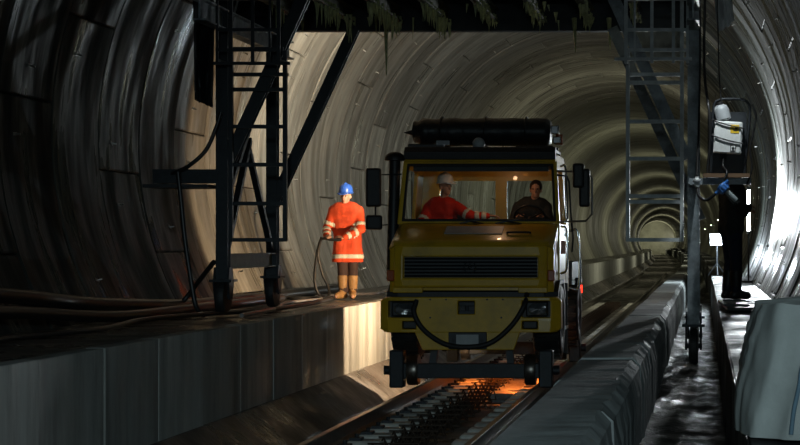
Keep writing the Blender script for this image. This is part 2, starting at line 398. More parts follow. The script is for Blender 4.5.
# right ledge
t3 = struct('trim_3')
long_strip('ledge_body', [(LX, LT), (LX, -2.0), (.2, -2.0), (1.05, LT-.3), (1.0, LT)], M_BLKWALL, t3)
bm = B()
nx, ny = 6, 90; rows = []
for j in range(ny+1):
    y = 4+j*.4; rows.append([bm.verts.new((LX+.01+.72*i/nx, y, LT+.012+.015*noise.noise((i*.8, y*2, 5)))) for i in range(nx+1)])
for p, q in zip(rows, rows[1:]):
    for k in range(nx): bm.faces.new((p[k], p[k+1], q[k+1], q[k]))
bmesh.ops.recalc_face_normals(bm, faces=bm.faces)
for f_ in bm.faces:
    if f_.normal.z < 0: f_.normal_flip()
obj('wet_ledge_top', bm, M_BLKWALL, t3, smooth=60)

# ------------------------------------------------------------------ railway track
tr = thing('railway_track', 'railway track of two steel rails on concrete block sleepers under the truck', 'railway track', (TC, 8, FZ))
def rail_profile(x): return [(x-.07, 0), (x+.07, 0), (x+.07, .015), (x+.012, .035), (x+.010, .125), (x+.035, .135), (x+.035, .165), (x+.028, .17), (x-.028, .17), (x-.035, .165), (x-.035, .135), (x-.010, .125), (x-.012, .035), (x-.07, .015)]
for s in (-1, 1):
    bm = B(); rows = []
    for y in [2, 30, 60, 90, 120]:
        rows.append([bm.verts.new((TC+s*.7525+x+off(y), y, RT-.17+z)) for x, z in rail_profile(0)])
    n = len(rows[0])
    for p, q in zip(rows, rows[1:]):
        for k in range(n): bm.faces.new((p[k], p[(k+1) % n], q[(k+1) % n], q[k]))
    bm.faces.new(rows[0]); bm.faces.new(rows[-1][::-1]); bmesh.ops.recalc_face_normals(bm, faces=bm.faces)
    obj('rail', bm, M_RAIL, tr, world=True)
def mk(name, f, m):
    bm = B(); f(bm); me = bpy.data.meshes.new(name); bm.to_mesh(me); bm.free(); me.materials.append(m); return me
def slp(bm):
    bx(bm, -.40, .40, -.14, .14, -.16, 0)
    bmesh.ops.bevel(bm, geom=bm.edges[:], offset=.02, segments=1, affect='EDGES')
def lat(bm):
    for yy in (-.07, .07): cyl(bm, (-.4, yy, -.10), (.1, yy, -.10), .009, n=6)
    cyl(bm, (-.4, 0, .03), (.1, 0, .03), .009, n=6)
    for i in range(5):
        a = -.4+.1*i
        for yy in (-.07, .07):
            cyl(bm, (a, yy, -.10), (a+.05, 0, .03), .007, n=6); cyl(bm, (a+.05, 0, .03), (a+.1, yy, -.10), .007, n=6)
def clip(bm):
    bx(bm, -.06, .06, -.075, .075, 0, .028); cyl(bm, (0, 0, .02), (0, 0, .065), .022, n=8)
SM, LM, CM = mk('concrete_block', slp, M_SLEEP), mk('sleeper', lat, M_REBAR), mk('rail_fastener', clip, M_DSTEEL)
y = 11.0
while y < 62:
    o = bpy.data.objects.new('sleeper', LM); COL.objects.link(o); o.parent = tr; o.location = (off(y), y-8, RT-.17-.002-FZ)
    for s in (-1, 1):
        c = bpy.data.objects.new('concrete_block', SM); COL.objects.link(c); c.parent = o; c.location = (s*.7525, 0, 0)
        if y < 40:
            for e in (-1, 1):
                c = bpy.data.objects.new('rail_fastener', CM); COL.objects.link(c); c.parent = o; c.location = (s*.7525+e*.13, 0, 0)
    y += .6
# ------------------------------------------------------------------ road-rail truck (local: x across, y backwards from the bumper, z above the rail)
TX, TY = -2.98, 22.8
tk = thing('road_rail_truck', 'yellow road-rail truck with two men in its cab, driving on the track', 'truck', (TX, TY, RT))
def T(px, py, y):   # photo point on the plane y behind the bumper -> truck coordinates
    p = P(px, py, TY+y); return Vector((p.x-TX, y, p.z-RT))
def tp(name, bm, m, parent=None, sm=None, bv=0):
    o = obj(name, bm, m, parent or tk, smooth=sm)
    if bv: bevel(o, bv)
    return o
# bumper with headlight and fog-light openings
def bf(x, y, z):
    k = 1.0
    if abs(x) > 1.14 and (z < .70 or z > 1.13): k = .945
    if abs(x) > 1.0: y += .10*(abs(x)-1.0)/.15
    return (x*k, y, z)
xs = [-1.15, -1.04, -.86, -.68, -.15, .06, .66, .86, 1.02, 1.15]; zs = [.69, .735, .835, .88, .925, 1.065, 1.09, 1.14]
hole = {(1, 4), (2, 4), (1, 5), (2, 5), (1, 3), (2, 3), (2, 1), (4, 4), (4, 5), (6, 4), (7, 4), (6, 5), (7, 5), (6, 3), (7, 3), (6, 1)}
bum = tp('bumper', plate(B(), xs, zs, hole, 0, .22, bf), M_YEL, bv=.012)
bm = B(); vs = []
for y in (.0, .05):
    vs.append([bm.verts.new((x, y, z)) for x, z in ((-.70, .70), (-.60, .47), (.56, .47), (.64, .70))])
bm.faces.new(vs[0]); bm.faces.new(vs[1][::-1])
for i in range(4): bm.faces.new((vs[0][i], vs[1][i], vs[1][(i+1) % 4], vs[0][(i+1) % 4]))
bmesh.ops.recalc_face_normals(bm, faces=bm.faces)
tp('bumper_skirt', bm, M_YEL, bum, bv=.01)
tp('bumper_backing', bx(B(), -1.08, 1.08, .20, .26, .70, 1.12), M_BLACK, bum)
for x0, x1 in ((-1.03, -.70), (.68, 1.0)):
    h = tp('headlight', bx(B(), x0+.02, x1-.02, .10, .2, .89, 1.08), M_GRL, bum, bv=.02)
    c = (x0+x1)/2
    h2 = tp('headlight_lens', lathe(B(), [(.005, -.03), (.07, -.022), (.085, .0), (.085, .06)], 20, Matrix.Translation((c+.02, .07, .985)) @ Matrix.Rotation(-PI/2, 4, 'X') @ Matrix.Diagonal((1.5, 1, 1, 1))), M_LENS, bum, sm=40)
for x in (-.77, .76):
    tp('fog_lamp', bx(B(), x-.085, x+.085, .06, .2, .74, .83), M_GRL, bum, bv=.01)
# hitch jaw
bm = B(); bx(bm, -.14, .05, .05, .2, .90, .96); bx(bm, -.14, .05, .05, .2, 1.03, 1.07); cyl(bm, (-.045, .07, .90), (-.045, .07, 1.08), .02)
tp('tow_jaw', bm, M_DSTEEL, bum)
for x in (-.5, -.3, .22, .42):
    tp('bumper_bolt', cyl(B(), (x, -.008, 1.11), (x, .01, 1.11), .012, n=8), M_DSTEEL, bum)
for x, z in ((-.5, .88), (.4, .88)): tp('bumper_bolt', cyl(B(), (x, -.008, z), (x, .01, z), .012, n=8), M_DSTEEL, bum)
a, b = T(449, 332, 0), T(487, 349, 0)
br = tp('plate_bracket', bx(B(), a.x, b.x, -.06, .0, b.z, a.z), M_DSTEEL, bv=.008)
tp('number_plate', bx(B(), a.x+.1, b.x-.1, -.066, -.058, b.z+.03, a.z-.03), M_GREY, br)
for x in (a.x+.06, b.x-.06): tp('bracket_hole', cyl(B(), (x, -.066, (a.z+b.z)/2), (x, -.05, (a.z+b.z)/2), .022, n=10), M_INK, br)
tp('bumper_hose', tube(B(), [T(418, 300, .12)+Vector((0, -.1, 0)), T(414, 313, -.05), T(424, 330, -.06), T(445, 344, -.09), T(470, 347, -.11), T(492, 342, -.09), T(512, 325, -.07), T(524, 306, -.05), T(527, 294, .1)], .034), M_RUB, sm=60)
# hood front with grille opening
xs = [-1.0, -.87, .85, .97]; zs = [1.26, 1.38, 1.65, 1.80]
def hf(x, y, z): return (x, y+.03*(z-1.26)/.5+(.05 if abs(x) > .95 else 0), z)
hd = tp('hood_front', plate(B(), xs, zs, {(1, 1)}, .12, .20, hf), M_YEL, bv=.025)
for x0, x1 in ((-1.0, -.62), (.60, .97)): tp('hood_lip', bx(B(), x0, x1, .13, .2, 1.19, 1.262), M_YEL, hd, bv=.01)
tp('grille', bx(B(), -.86, .84, .185, .21, 1.385, 1.645), M_GRL, hd)
for i in range(6): tp('grille_slat', box(B(), (-.01, .178, 1.405+.044*i), (1.69, .03, .012), Matrix.Rotation(.5, 3, 'X')), M_GRL, hd)
bm = B(); bmesh.ops.create_circle(bm, segments=4, radius=0.01); bm.clear()
ringpts = [Vector((.075*math.cos(2*PI*k/20), 0, .075*math.sin(2*PI*k/20))) for k in range(21)]
tube(bm, ringpts, .007, 6, 0)
for k in range(3):
    t = PI/2+k*2*PI/3; cyl(bm, (0, 0, 0), (.072*math.cos(t), 0, .072*math.sin(t)), .014, .002, 6)
bmesh.ops.translate(bm, vec=(-.02, .165, 1.515), verts=bm.verts)
tp('grille_emblem', bm, M_GRL, hd)
# hood top: curved sheet from grille to windscreen
def hood_prof(): return [(.17, 1.80), (.20, 1.835), (.30, 1.875), (.95, 2.10), (1.0, 2.10), (1.0, 1.2), (.22, 1.2), (.22, 1.78)]
bm = B(); ax = []
for x, k in ((-1.06, .06), (-1.0, .01), (-.9, 0), (.87, 0), (.98, .01), (1.04, .06)):
    ax.append([bm.verts.new((x, y+(k if y < .4 else 0), z-(k*.8 if z > 1.7 else 0))) for y, z in hood_prof()])
n = 8
for p, q in zip(ax, ax[1:]):
    for k in range(n): bm.faces.new((p[k], q[k], q[(k+1) % n], p[(k+1) % n]))
bm.faces.new(ax[0]); bm.faces.new(ax[-1][::-1]); bmesh.ops.recalc_face_normals(bm, faces=bm.faces)
ht = tp('hood', bm, M_YEL, sm=35)
for x0, w in ((.42, .30),):
    tp('hood_handle', tube(B(), [(x0, .5, 1.955), (x0+.03, .47, 1.965), (x0+w-.03, .47, 1.965), (x0+w, .5, 1.955)], .014), M_BLACK, ht)
bm = B(); box(bm, (-.02, .62, 1.995), (.75, .30, .008), Matrix.Rotation(math.atan2(.225, .65), 3, 'X'))
tp('hood_badge_panel', bm, M_GREY, ht)
tp('radiator_pack', bx(B(), -.95, .92, .22, .95, 1.10, 1.22), M_BLACK)
# cab: floor, firewall, doors, rear wall, roof, windscreen frame, glass
tp('cab_floor', bx(B(), -1.05, 1.03, .95, 2.52, 1.28, 1.34), M_BLACK)
def wf(x, y, z):     # lean of the windscreen
    return (x*(1-.05*(z-2.1)/.8), y+.16*(z-2.1)/.8, z)
wsf = tp('windscreen_frame', plate(B(), [-1.08, -1.0, 1.0, 1.06], [2.07, 2.13, 2.86, 2.95], {(1, 1)}, .93, 1.02, wf), M_YEL, bv=.02)
tp('windscreen_gasket', plate(B(), [-1.02, -.985, .985, 1.02], [2.11, 2.145, 2.845, 2.88], {(1, 1)}, .915, .96, wf), M_RUB, wsf, bv=.012)
tp('windscreen', plate(B(), [-.99, .99], [2.14, 2.85], set(), .955, .961, wf), M_GLASS, wsf)
def sidef(s):
    def f(x, y, z):  # plate x->truck y, plate y->truck x
        return (s*(1.06+y-(.05*(z-2.1)/.8 if z > 2.1 else 0)), x+(.16*(z-2.1)/.8 if (z > 2.1 and x < 1.2) else 0), z)
    return f
for s in (-1, 1):
    d = tp('door', plate(B(), [.98, 1.08, 1.95, 2.05, 2.52], [1.15, 2.08, 2.80, 2.93], {(1, 1)}, -.05, 0, sidef(s)), M_YEL, bv=.008)
    tp('door_window', plate(B(), [1.09, 1.94], [2.09, 2.79], set(), -.03, -.024, sidef(s)), M_GLASS, d)
    tp('door_handle', bx(B(), s*1.055, s*1.085, 1.75, 1.93, 1.92, 1.96), M_CHR, d, bv=.005)
    tp('door_seam', bx(B(), s*1.05, s*1.064, 1.98, 2.0, 1.17, 2.9), M_INK, d)
rw = tp('cab_rear_wall', plate(B(), [-1.02, -.74, .04, .20, .86, 1.02], [1.30, 2.14, 2.70, 2.94], {(1, 1), (3, 1)}, 2.46, 2.52), M_YEL)
for x0, x1 in ((-.74, .04), (.20, .86)):
    tp('rear_window', bx(B(), x0, x1, 2.485, 2.492, 2.14, 2.70), M_GLASS, rw)
rf = tp('cab_roof', prism(B(), [(1.04, 2.93), (1.14, 2.99), (1.4, 3.02), (2.4, 3.02), (2.54, 2.97), (2.54, 2.92), (1.04, 2.90)], -1.0, 1.0), M_YEL, bv=.03)
tp('roof_lining', bx(B(), -.98, .98, 1.16, 2.45, 2.86, 2.905), M_BLACK, rf)
tp('interior_lamp', bx(B(), .30, .38, 1.22, 1.30, 2.82, 2.86), emit('interior_lamp_glow', (1, .33, .05), 6), rf)
tp('sun_visor', bx(B(), -.9, .9, 1.14, 1.18, 2.78, 2.88), M_BLACK, rf)
tp('dashboard', prism(B(), [(1.0, 2.07), (1.05, 2.12), (1.30, 2.08), (1.34, 1.75), (1.0, 1.6)], -1.0, 1.0), M_BLACK, bv=.01)
for x in (-.62, .60):
    st = tp('seat', bx(B(), x-.26, x+.26, 1.68, 2.20, 1.58, 1.76), M_SEAT, bv=.04)
    tp('seat_back', box(B(), (x, 2.30, 2.03), (.48, .12, .56), Matrix.Rotation(-.12, 3, 'X')), M_SEAT, st, bv=.04)
    tp('seat_base', bx(B(), x-.2, x+.2, 1.75, 2.15, 1.33, 1.59), M_BLACK, st)
bm = B(); Mw = Matrix.Translation((.62, 1.46, 2.16)) @ Matrix.Rotation(-.95, 4, 'X')
tube(bm, [Mw @ Vector((.21*math.cos(2*PI*k/24), .21*math.sin(2*PI*k/24), 0)) for k in range(25)], .014, 8, 0)
for k in range(3): cyl(bm, Mw @ Vector((0, 0, -.01)), Mw @ Vector((.21*math.cos(PI/2+k*2.09), .21*math.sin(PI/2+k*2.09), 0)), .012, n=6)
cyl(bm, Mw @ Vector((0, 0, 0)), Mw @ Vector((0, 0, -.35)), .03)
tp('steering_wheel', bm, M_BLACK, sm=60)
for xa, xb in ((-.35, .12), (.12, .62)):
    w_ = tp('wiper', beam(B(), (xa+.1, .90, 2.085), (xb-.1, .905, 2.135), .022, .016), M_BLACK, wsf)
    tp('wiper_arm', tube(B(), [(xb-.02, .93, 2.07), (xb-.1, .89, 2.09), ((xa+xb)/2, .885, 2.11)], .010, 6, 3), M_BLACK, w_)
for s, x in ((-1, -1.03), (1, 1.02)):
    tp('turn_signal', bx(B(), x-.045, x+.045, .13, .24, 1.34, 1.48), M_ORL, bv=.012)
tp('side_marker_lamp', bx(B(), 1.07, 1.14, 1.02, 1.09, 1.68, 1.86), M_ORL, bv=.01)
# exhaust snorkel
sn = tp('snorkel_pipe', cyl(B(), (-1.15, .95, 1.35), (-1.13, 1.06, 2.92), .075, .075, 18), M_BLACK, sm=50)
tp('snorkel_cap', lathe(B(), [(.075, -.04), (.135, -.03), (.135, .0), (.12, .04), (.07, .075), (.01, .085)], 20, Matrix.Translation((-1.13, 1.06, 2.95))), M_BLACK, sn, sm=50)
# mirrors
def mirror(x0, x1, z0, z1, y=.85, arms=()):
    m = tp('mirror', bx(B(), x0, x1, y, y+.11, z0, z1), M_BLACK, bv=.03)
    tp('mirror_glass', bx(B(), x0+.02, x1-.02, y+.108, y+.114, z0+.02, z1-.02), M_CHR, m)
    return m
a, b = T(366, 168, .9), T(381, 207, .9); m1 = mirror(a.x, b.x, b.z, a.z)
c, d = T(366, 215, .9), T(382, 230, .9); m2 = mirror(c.x, d.x, d.z, c.z)
xm = (a.x+b.x)/2+.02
tp('mirror_arm', tube(B(), [(-1.03, .98, a.z-.08), (xm, .93, a.z-.09), (xm, .93, d.z+.06), (-1.05, .98, d.z+.08)], .013, 8, 0), M_DSTEEL, m1)
a, b = T(573, 165, .9), T(590, 207, .9); mirror(a.x, a.x+.15, b.z+.25, a.z+.02, .8); m1 = mirror(a.x+.08, b.x, b.z, a.z-.05)
xo = b.x+.02
tp('mirror_arm', tube(B(), [T(557, 171, 1.0), T(588, 172, .96), T(592, 178, .96), T(592, 214, .96), T(586, 221, .98), T(556, 222, 1.0)], .014, 8, 0), M_ALU, m1)
tp('mirror_arm', tube(B(), [T(557, 175, 1.05), T(567, 176, 1.05), T(569, 182, 1.05), T(571, 216, 1.05), T(573, 238, 1.05), T(572, 252, 1.05)], .013, 8, 0), M_DSTEEL, m1)
# right-hand side: grab rails, step, air cleaner
tp('grab_rail', tube(B(), [(1.06, 1.10, 2.85), (1.13, 1.06, 2.80), (1.16, .98, 2.2), (1.12, .97, 2.1)], .014), M_CHR, sm=60)
tp('grab_rail', tube(B(), [(1.07, 1.05, 2.05), (1.15, 1.02, 1.98), (1.15, 1.02, 1.5), (1.07, 1.05, 1.42)], .016), M_CHR, sm=60)
tp('grab_rail', tube(B(), [(1.1, 2.1, 2.0), (1.22, 2.1, 1.95), (1.24, 2.1, 1.25), (1.1, 2.1, 1.2)], .018), M_CHR, sm=60)
for s in (-1, 1):
    f = tp('front_fender', prism(B(), [(.26, 1.05), (.30, 1.20), (.6, 1.34), (1.25, 1.34), (1.5, 1.15), (1.5, 1.05), (1.42, 1.1), (1.2, 1.29), (.62, 1.29), (.36, 1.17), (.31, 1.05)], s*.70, s*1.10), M_BLACK)
    tp('light_cut_flap', bx(B(), s*.72, s*1.10, 1.84, 1.86, .32, 1.28), M_RUB)  # added flaps; the left one cuts a straight edge in the kerb light
    if s < 0: continue
    stp = tp('cab_step', bx(B(), s*.88, s*1.10, 1.52, 1.95, .66, .70), M_ALU)
    for yy in (1.53, 1.93): tp('step_bracket', bx(B(), s*1.06, s*1.09, yy, yy+.02, .68, 1.18), M_DSTEEL, stp)
tp('air_cleaner', cyl(B(), (.92, 2.68, 1.33), (.92, 2.68, 2.0), .12, n=18), M_BLACK, sm=50)
# chassis and axles
for s in (-1, 1): tp('chassis_rail', bx(B(), s*.38, s*.46, .3, 5.2, .88, 1.05), M_DSTEEL)
tp('engine_block', bx(B(), -.32, .32, .5, 1.7, .85, 1.25), M_BLACK, bv=.03)
def tyre(x, y):
    w = .36; Mx = Matrix.Translation((x, y, .80)) @ Matrix.Rotation(PI/2, 4, 'Y')
    r = .49
    o = tp('wheel', lathe(B(), [(.25, -w/2+.03), (.29, -w/2), (r-.06, -w/2), (r-.015, -w/2+.03), (r, -w/2+.08), (r, w/2-.08), (r-.015, w/2-.03), (r-.06, w/2), (.29, w/2), (.25, w/2-.03)], 36, Mx), M_RUB, sm=40)
    bm = B()
    for k in range(24):
        a_ = 2*PI*k/24
        for e in (-1, 1):
            box(bm, Mx @ Vector((r*math.cos(a_+e*.06), r*math.sin(a_+e*.06), e*.085)), (.15, .05, .035), Matrix.Rotation(PI/2-a_-e*.06, 3, 'X') if False else (Mx.to_3x3() @ Matrix.Rotation(a_+e*.06, 3, 'Z') @ Matrix(((0, 0, 1), (0, 1, 0), (1, 0, 0)))))
    t_ = tp('tread', bm, M_RUB, o)
    s = 1 if x > 0 else -1
    tp('wheel_rim', lathe(B(), [(.26, -.02), (.26, .02), (.20, .05), (.14, -.02), (.12, .06), (.05, .08), (.01, .08)], 24, Mx @ Matrix.Translation((0, 0, s*.09)) @ Matrix.Diagonal((1, 1, s, 1))), M_GREY, o, sm=40)
for y in (.98, 4.2):
    for s in (-1, 1): tyre(s*.92, y)
    tp('axle', cyl(B(), (-.8, y, .80), (.8, y, .80), .07), M_DSTEEL)
    sph_b = B(); sph(sph_b, (-.1, y, .80), .2); tp('differential', sph_b, M_DSTEEL, sm=60)
# rail guide gear, front and rear
for y, s_ in ((.22, -1), (5.3, 1)):
    g = tp('rail_guide_beam', bx(B(), -.98, .98, y-.08, y+.06, .10, .29), M_DSTEEL, bv=.01)
    for s in (-1, 1):
        tp('guide_arm', bx(B(), s*.95-.09, s*.95+.09, y-.12, y+.12, -.02, .46), M_DSTEEL, g, bv=.02)
        tp('guide_stub', cyl(B(), (s*1.0, y, .2), (s*1.12, y, .2), .06, n=14), M_DSTEEL, g)
        Mx = Matrix.Translation((s*.75, y+.02, .205)) @ Matrix.Rotation(PI/2, 4, 'Y')
        tp('rail_wheel', lathe(B(), [(.05, -.07), (.19, -.07), (.20, -.05), (.20, .05), (.19, .07), (.05, .07)] if True else [], 28, Mx), M_RAIL, g, sm=40)
        tp('lift_strut', beam(B(), (s*.42, y+.05, .9), (s*.5, y, .28), .09, .09), M_DSTEEL, g)
# sandbox tank, flat bed with low boards, tail lamps
bed = tp('flat_bed', bx(B(), -1.04, 1.04, 3.45, 5.5, 1.22, 1.32), M_DSTEEL)
for s in (-1, 1):
    tp('bed_side_board', bx(B(), s*1.0, s*1.04, 3.45, 5.5, 1.32, 1.55), M_DSTEEL, bed)
    tp('bed_edge_strip', bx(B(), s*1.035, s*1.05, 3.45, 5.5, 1.22, 1.27), M_ALU, bed)
tp('bed_tail_board', bx(B(), -1.02, 1.02, 5.47, 5.51, 1.32, 1.55), M_DSTEEL, bed)
tp('fuel_tank', cyl(B(), (.78, 2.1, .95), (.78, 3.2, .95), .22, n=20), M_ALU, sm=50)
for s in (-1, 1): tp('tail_lamp', bx(B(), s*.75, s*1.05, 5.5, 5.54, 1.05, 1.17), emit('tail_lamp_glow', (1, .03, .01), 3), bed)
# roof rack, rolled tarpaulin, beacon, light bar
tp('outer_sun_visor', prism(B(), [(1.0, 2.93), (.98, 3.03), (1.06, 3.10), (1.16, 3.10), (1.12, 2.95)], -1.0, 1.0), M_BLACK, rf, bv=.01)
rk = tp('roof_rack', bx(B(), -1.0, .98, 1.32, 1.37, 3.06, 3.10), M_DSTEEL)
for s in (-.95, .93):
    tp('rack_rail', bx(B(), s-.02, s+.02, 1.2, 2.5, 3.06, 3.10), M_DSTEEL, rk)
    for yy in (1.35, 2.35): tp('rack_foot', bx(B(), s-.03, s+.03, yy-.03, yy+.03, 3.0, 3.07), M_DSTEEL, rk)
tp('rack_crossbar', bx(B(), -.98, .96, 1.95, 2.0, 3.10, 3.14), M_DSTEEL, rk)
tp('work_lamp_box', bx(B(), -.98, -.50, 1.18, 1.3, 3.0, 3.15), M_BLACK, rk, bv=.015)
tp('work_lamp_box', bx(B(), .45, .95, 1.25, 1.35, 3.02, 3.13), M_BLACK, rk, bv=.015)
tp('lamp_reflector', bx(B(), -.60, -.42, 1.16, 1.18, 3.13, 3.19), M_CHR, rk)
bc = tp('beacon_base', cyl(B(), (-.04, 1.25, 3.0), (-.04, 1.25, 3.08), .06), M_BLACK, rk)
sb = B(); sph(sb, (-.04, 1.22, 3.15), .085, 18); tp('beacon_dome', sb, M_GREY, rk, sm=60)
z0 = 3.34
bm = B(); prof = []
L0 = 1.86
for i in range(31):
    t = i/30; x = -.98+L0*t
    rr = .19+.012*noise.noise((t*9, 1, 0))+(0 if .04 < t < .97 else -.04)
    prof.append((rr, x))
lathe(bm, prof, 18, Matrix.Translation((0, 1.75, z0)) @ Matrix.Rotation(PI/2, 4, 'Y'))
for v in bm.verts: v.co.y = 1.75+(v.co.y-1.75)*1.5; v.co.z += .008*noise.noise(v.co*5)
roll = tp('rolled_tarpaulin', bm, M_TARP, sm=60)
for x in (-.6, 0, .55):
    tp('roll_strap', tube(B(), [(x, 1.75+.30*math.cos(2*PI*k/20), z0+.205*math.sin(2*PI*k/20)) for k in range(21)], .012, 6, 0), M_BLACK, roll)
tp('roll_end', cyl(B(), (-1.12, 1.72, 3.33), (-.95, 1.72, 3.33), .005, .06, 10), M_TARP, roll)
for i, (x, z, sz) in enumerate(((.90, 3.36, .12), (.93, 3.22, .10))):
    tp('side_work_lamp', bx(B(), x-.01, x+.10, 1.55, 1.70, z-sz/2, z+sz/2), M_CHR, roll, bv=.015)
tp('side_beacon', cyl(B(), (1.0, 1.66, 3.16), (1.0, 1.66, 3.30), .05), M_ORL, roll, sm=50)
rl = tp('rear_work_lamp', bx(B(), -.78, -.62, 2.62, 2.72, 3.08, 3.24), M_BLACK, rk, bv=.01)
# amber work lamp hung under the chassis and a work lamp behind the cab
tp('chassis_lamp', bx(B(), .15, .30, 3.1, 3.2, .62, .74), emit('amber_glow', (1, .28, .04), 8))
wlp = tp('side_floodlight', bx(B(), -.46, -.34, 2.58, 2.72, 1.17, 1.33), M_BLACK)
tp('floodlight_glass', bx(B(), -.475, -.46, 2.59, 2.71, 1.18, 1.32), emit('halogen_glow', (1, .68, .36), 20), wlp)

#PART3
light('chassis_lamp_light', 'SPOT', (TX+.22, TY+3.15, RT+.60), 130, (1, .22, .035), .05, (TX+.2, TY+3.0, FZ), 125, .4)
light('truck_floodlight_light', 'SPOT', (TX-.50, TY+2.65, RT+1.25), 430, (1, .70, .42), .035, (TX-3.5, TY+3.2, RT+1.6), 172, .1)
light('rear_work_lamp_light', 'SPOT', (TX-.70, TY+2.78, RT+3.16), 2300, (1, .87, .68), .06, (-6.7, 33.5, 3.2), 84, .9)
light('cab_lamp_light', 'POINT', (TX+.2, TY+1.35, RT+2.78), 3.6, (1, .55, .3), .03)
for s in (-1, 1): light('tail_lamp_light', 'POINT', (TX+s*.9, TY+5.65, RT+1.1), 3, (1, .06, .02), .06)
# floodlight on the right-hand ledge, beyond the standing man
fx, fy, fz = .27, 40.0, .12
flt = thing('floodlight', 'bright floodlight on a stand on the right-hand ledge behind the standing man', 'floodlight', (fx, fy, LT))
o = obj('floodlight_housing', bx(B(), -.17, .17, .02, .14, fz-LT-.14, fz-LT+.14), M_DSTEEL, flt); bevel(o, .015)
obj('floodlight_glass', bx(B(), -.15, .15, .0, .02, fz-LT-.12, fz-LT+.12), emit('cool_flood_glow', (.85, .95, 1), 22), o)
obj('stand_pole', cyl(B(), (0, .08, .02), (0, .08, fz-LT-.14), .02), M_DSTEEL, flt)
for k in range(3):
    t = k*2.09+.6; obj('stand_leg', cyl(B(), (0, .08, .3), (.22*math.cos(t), .08+.22*math.sin(t), .02), .012), M_DSTEEL, flt)
light('floodlight_light', 'SPOT', (fx, fy-.12, fz), 230, (.88, .96, 1), .12, (-.9, 24, -.1), 21, .4)
light('floodlight_spill_light', 'POINT', (fx, fy-.3, fz), 150, (.80, .93, 1), .1)
# upright tube lamp by the right wall: its glare burns out the wet lining
ul = thing('upright_tube_lamp', 'glaring upright tube lamp on the right ledge, right of the dark-clothed man', 'lamp', (.80, 33.0, LT))
obj('lamp_tube', cyl(B(), (0, 0, .95), (0, 0, 1.72), .028, n=12), emit('white_tube_glow', (.9, .97, 1), 22), ul)
obj('lamp_post', cyl(B(), (0, .06, .02), (0, .06, 1.76), .018), M_DSTEEL, ul)
for z in (.93, 1.74): obj('lamp_socket', bx(B(), -.035, .035, -.04, .08, z-.03, z+.03), M_DSTEEL, ul)
obj('lamp_foot', cyl(B(), (0, .06, .015), (0, .06, .045), .14), M_DSTEEL, ul)
light('upright_tube_light', 'AREA', (.90, 32.93, LT+1.36), 300, (.9, .97, 1), .07, (1.35, 31.9, LT+1.72), sy=.7).data.spread = math.radians(105)
# tube lamps along the right wall, further in
for i, y in enumerate((57, 82, 108, 138, 172, 212, 262, 325, 408)):
    x = CX+off(y)+R-.22; z = 1.5
    tl = thing('tube_lamp', ('first', 'second', 'third', 'fourth', 'fifth', 'sixth', 'seventh', 'eighth', 'ninth')[i]+' tube lamp along the right tunnel wall, counted from the gantry', 'lamp', (x, y, z), 'tube lamps on the right tunnel wall')
    o = obj('lamp_housing', bx(B(), .03, .12, -.65, .65, -.06, .06), M_GREY, tl)
    obj('lamp_tube', cyl(B(), (0, -.6, 0), (0, .6, 0), .02, n=10), emit('tube_glow', (.95, 1, .72), 25), tl)
    light('tube_lamp_light', 'AREA', (x-.10, y, z), (130, 165, 180, 200, 220, 250, 320, 560, 900)[i], (1, .97, .72), .12, (x-3, y+.4, z+.1), sy=1.2)
# ------------------------------------------------------------------ gantry straddling the track
GY0, GY1 = 21.0, 23.4; GL, GR = -5.62, -.134; GM = (GL+GR)/2
ga = thing('gantry_platform', 'blue-grey steel working gantry on wheels with ladders and a plank deck, straddling the track', 'gantry', (GM, GY0, FZ))
def gp(name, bm, m=M_STEEL, parent=None, sm=None, bv=0):
    o = obj(name, bm, m, parent or ga, world=True, smooth=sm)
    if bv: bevel(o, bv)
    return o
ZT = 3.9
for X, zb, dz in ((GL, -.40, KT), (GR, -.92, -1.40)):
    for Yp in (GY0, GY1):
        po = gp('post', hbeam(B(), (X, Yp, zb), (X, Yp, ZT), .14, .14, up=Vector((0, 1, 0))), M_DSTEEL if X == GL else M_STEEL)  # left tower in darker steel to read as a shaded silhouette
        gp('base_plate', bx(B(), X-.13, X+.13, Yp-.14, Yp+.14, zb-.03, zb), M_DSTEEL, po)
        # wheel fork and wheel
        for xx in (-.085, .085):
            bm = B(); prism(bm, [(Yp-.12, zb-.03), (Yp+.12, zb-.03), (Yp+.05, dz+.18), (Yp-.05, dz+.18)], X+xx-.01, X+xx+.01)
            gp('wheel_fork', bm, M_DSTEEL, po)
        gp('wheel_axle', cyl(B(), (X-.1, Yp, dz+.225), (X+.1, Yp, dz+.225), .03, n=12), M_DSTEEL, po)
        Mx = Matrix.Translation((X, Yp, dz+.222)) @ Matrix.Rotation(PI/2, 4, 'Y')
        gp('wheel', lathe(B(), [(.03, -.05), (.17, -.055), (.205, -.05), (.215, -.02), (.215, .02), (.205, .05), (.17, .055), (.03, .05)], 28, Mx), M_RUB, po, sm=40)
        for e in (-1, 1): gp('gusset', prism(B(), [(Yp-.11, zb), (Yp+.11, zb), (Yp+.07, zb+.14), (Yp-.07, zb+.14)], X+e*.082-.01, X+e*.082+.01), M_DSTEEL, po)
    gp('side_beam', hbeam(B(), (X, GY0+.07, -.19 if X == GL else -.66), (X, GY1-.07, -.19 if X == GL else -.66), .12, .18), M_RSTEEL)
    gp('side_beam', hbeam(B(), (X, GY0-1.0, 2.62), (X, GY1+.9, 2.62), .14, .24))
    gp('side_beam', hbeam(B(), (X, GY0-1.0, ZT), (X, GY1+.9, ZT), .14, .24))
    # bracing in the side frame
    for (y0, z0_, y1, z1_) in ((GY1-.1, 2.4, GY0+.1, .55), (GY0+1.1, 1.22, GY1-.1, -.05), (GY0+.1, 2.45, GY0+1.3, 3.8), (GY0+1.2, 1.3, GY0+.15, -.05)):
        if X == GR and z1_ < .6: continue
        gp('side_brace', beam(B(), (X, y0, z0_), (X, y1, z1_), .07, .07), M_DSTEEL)
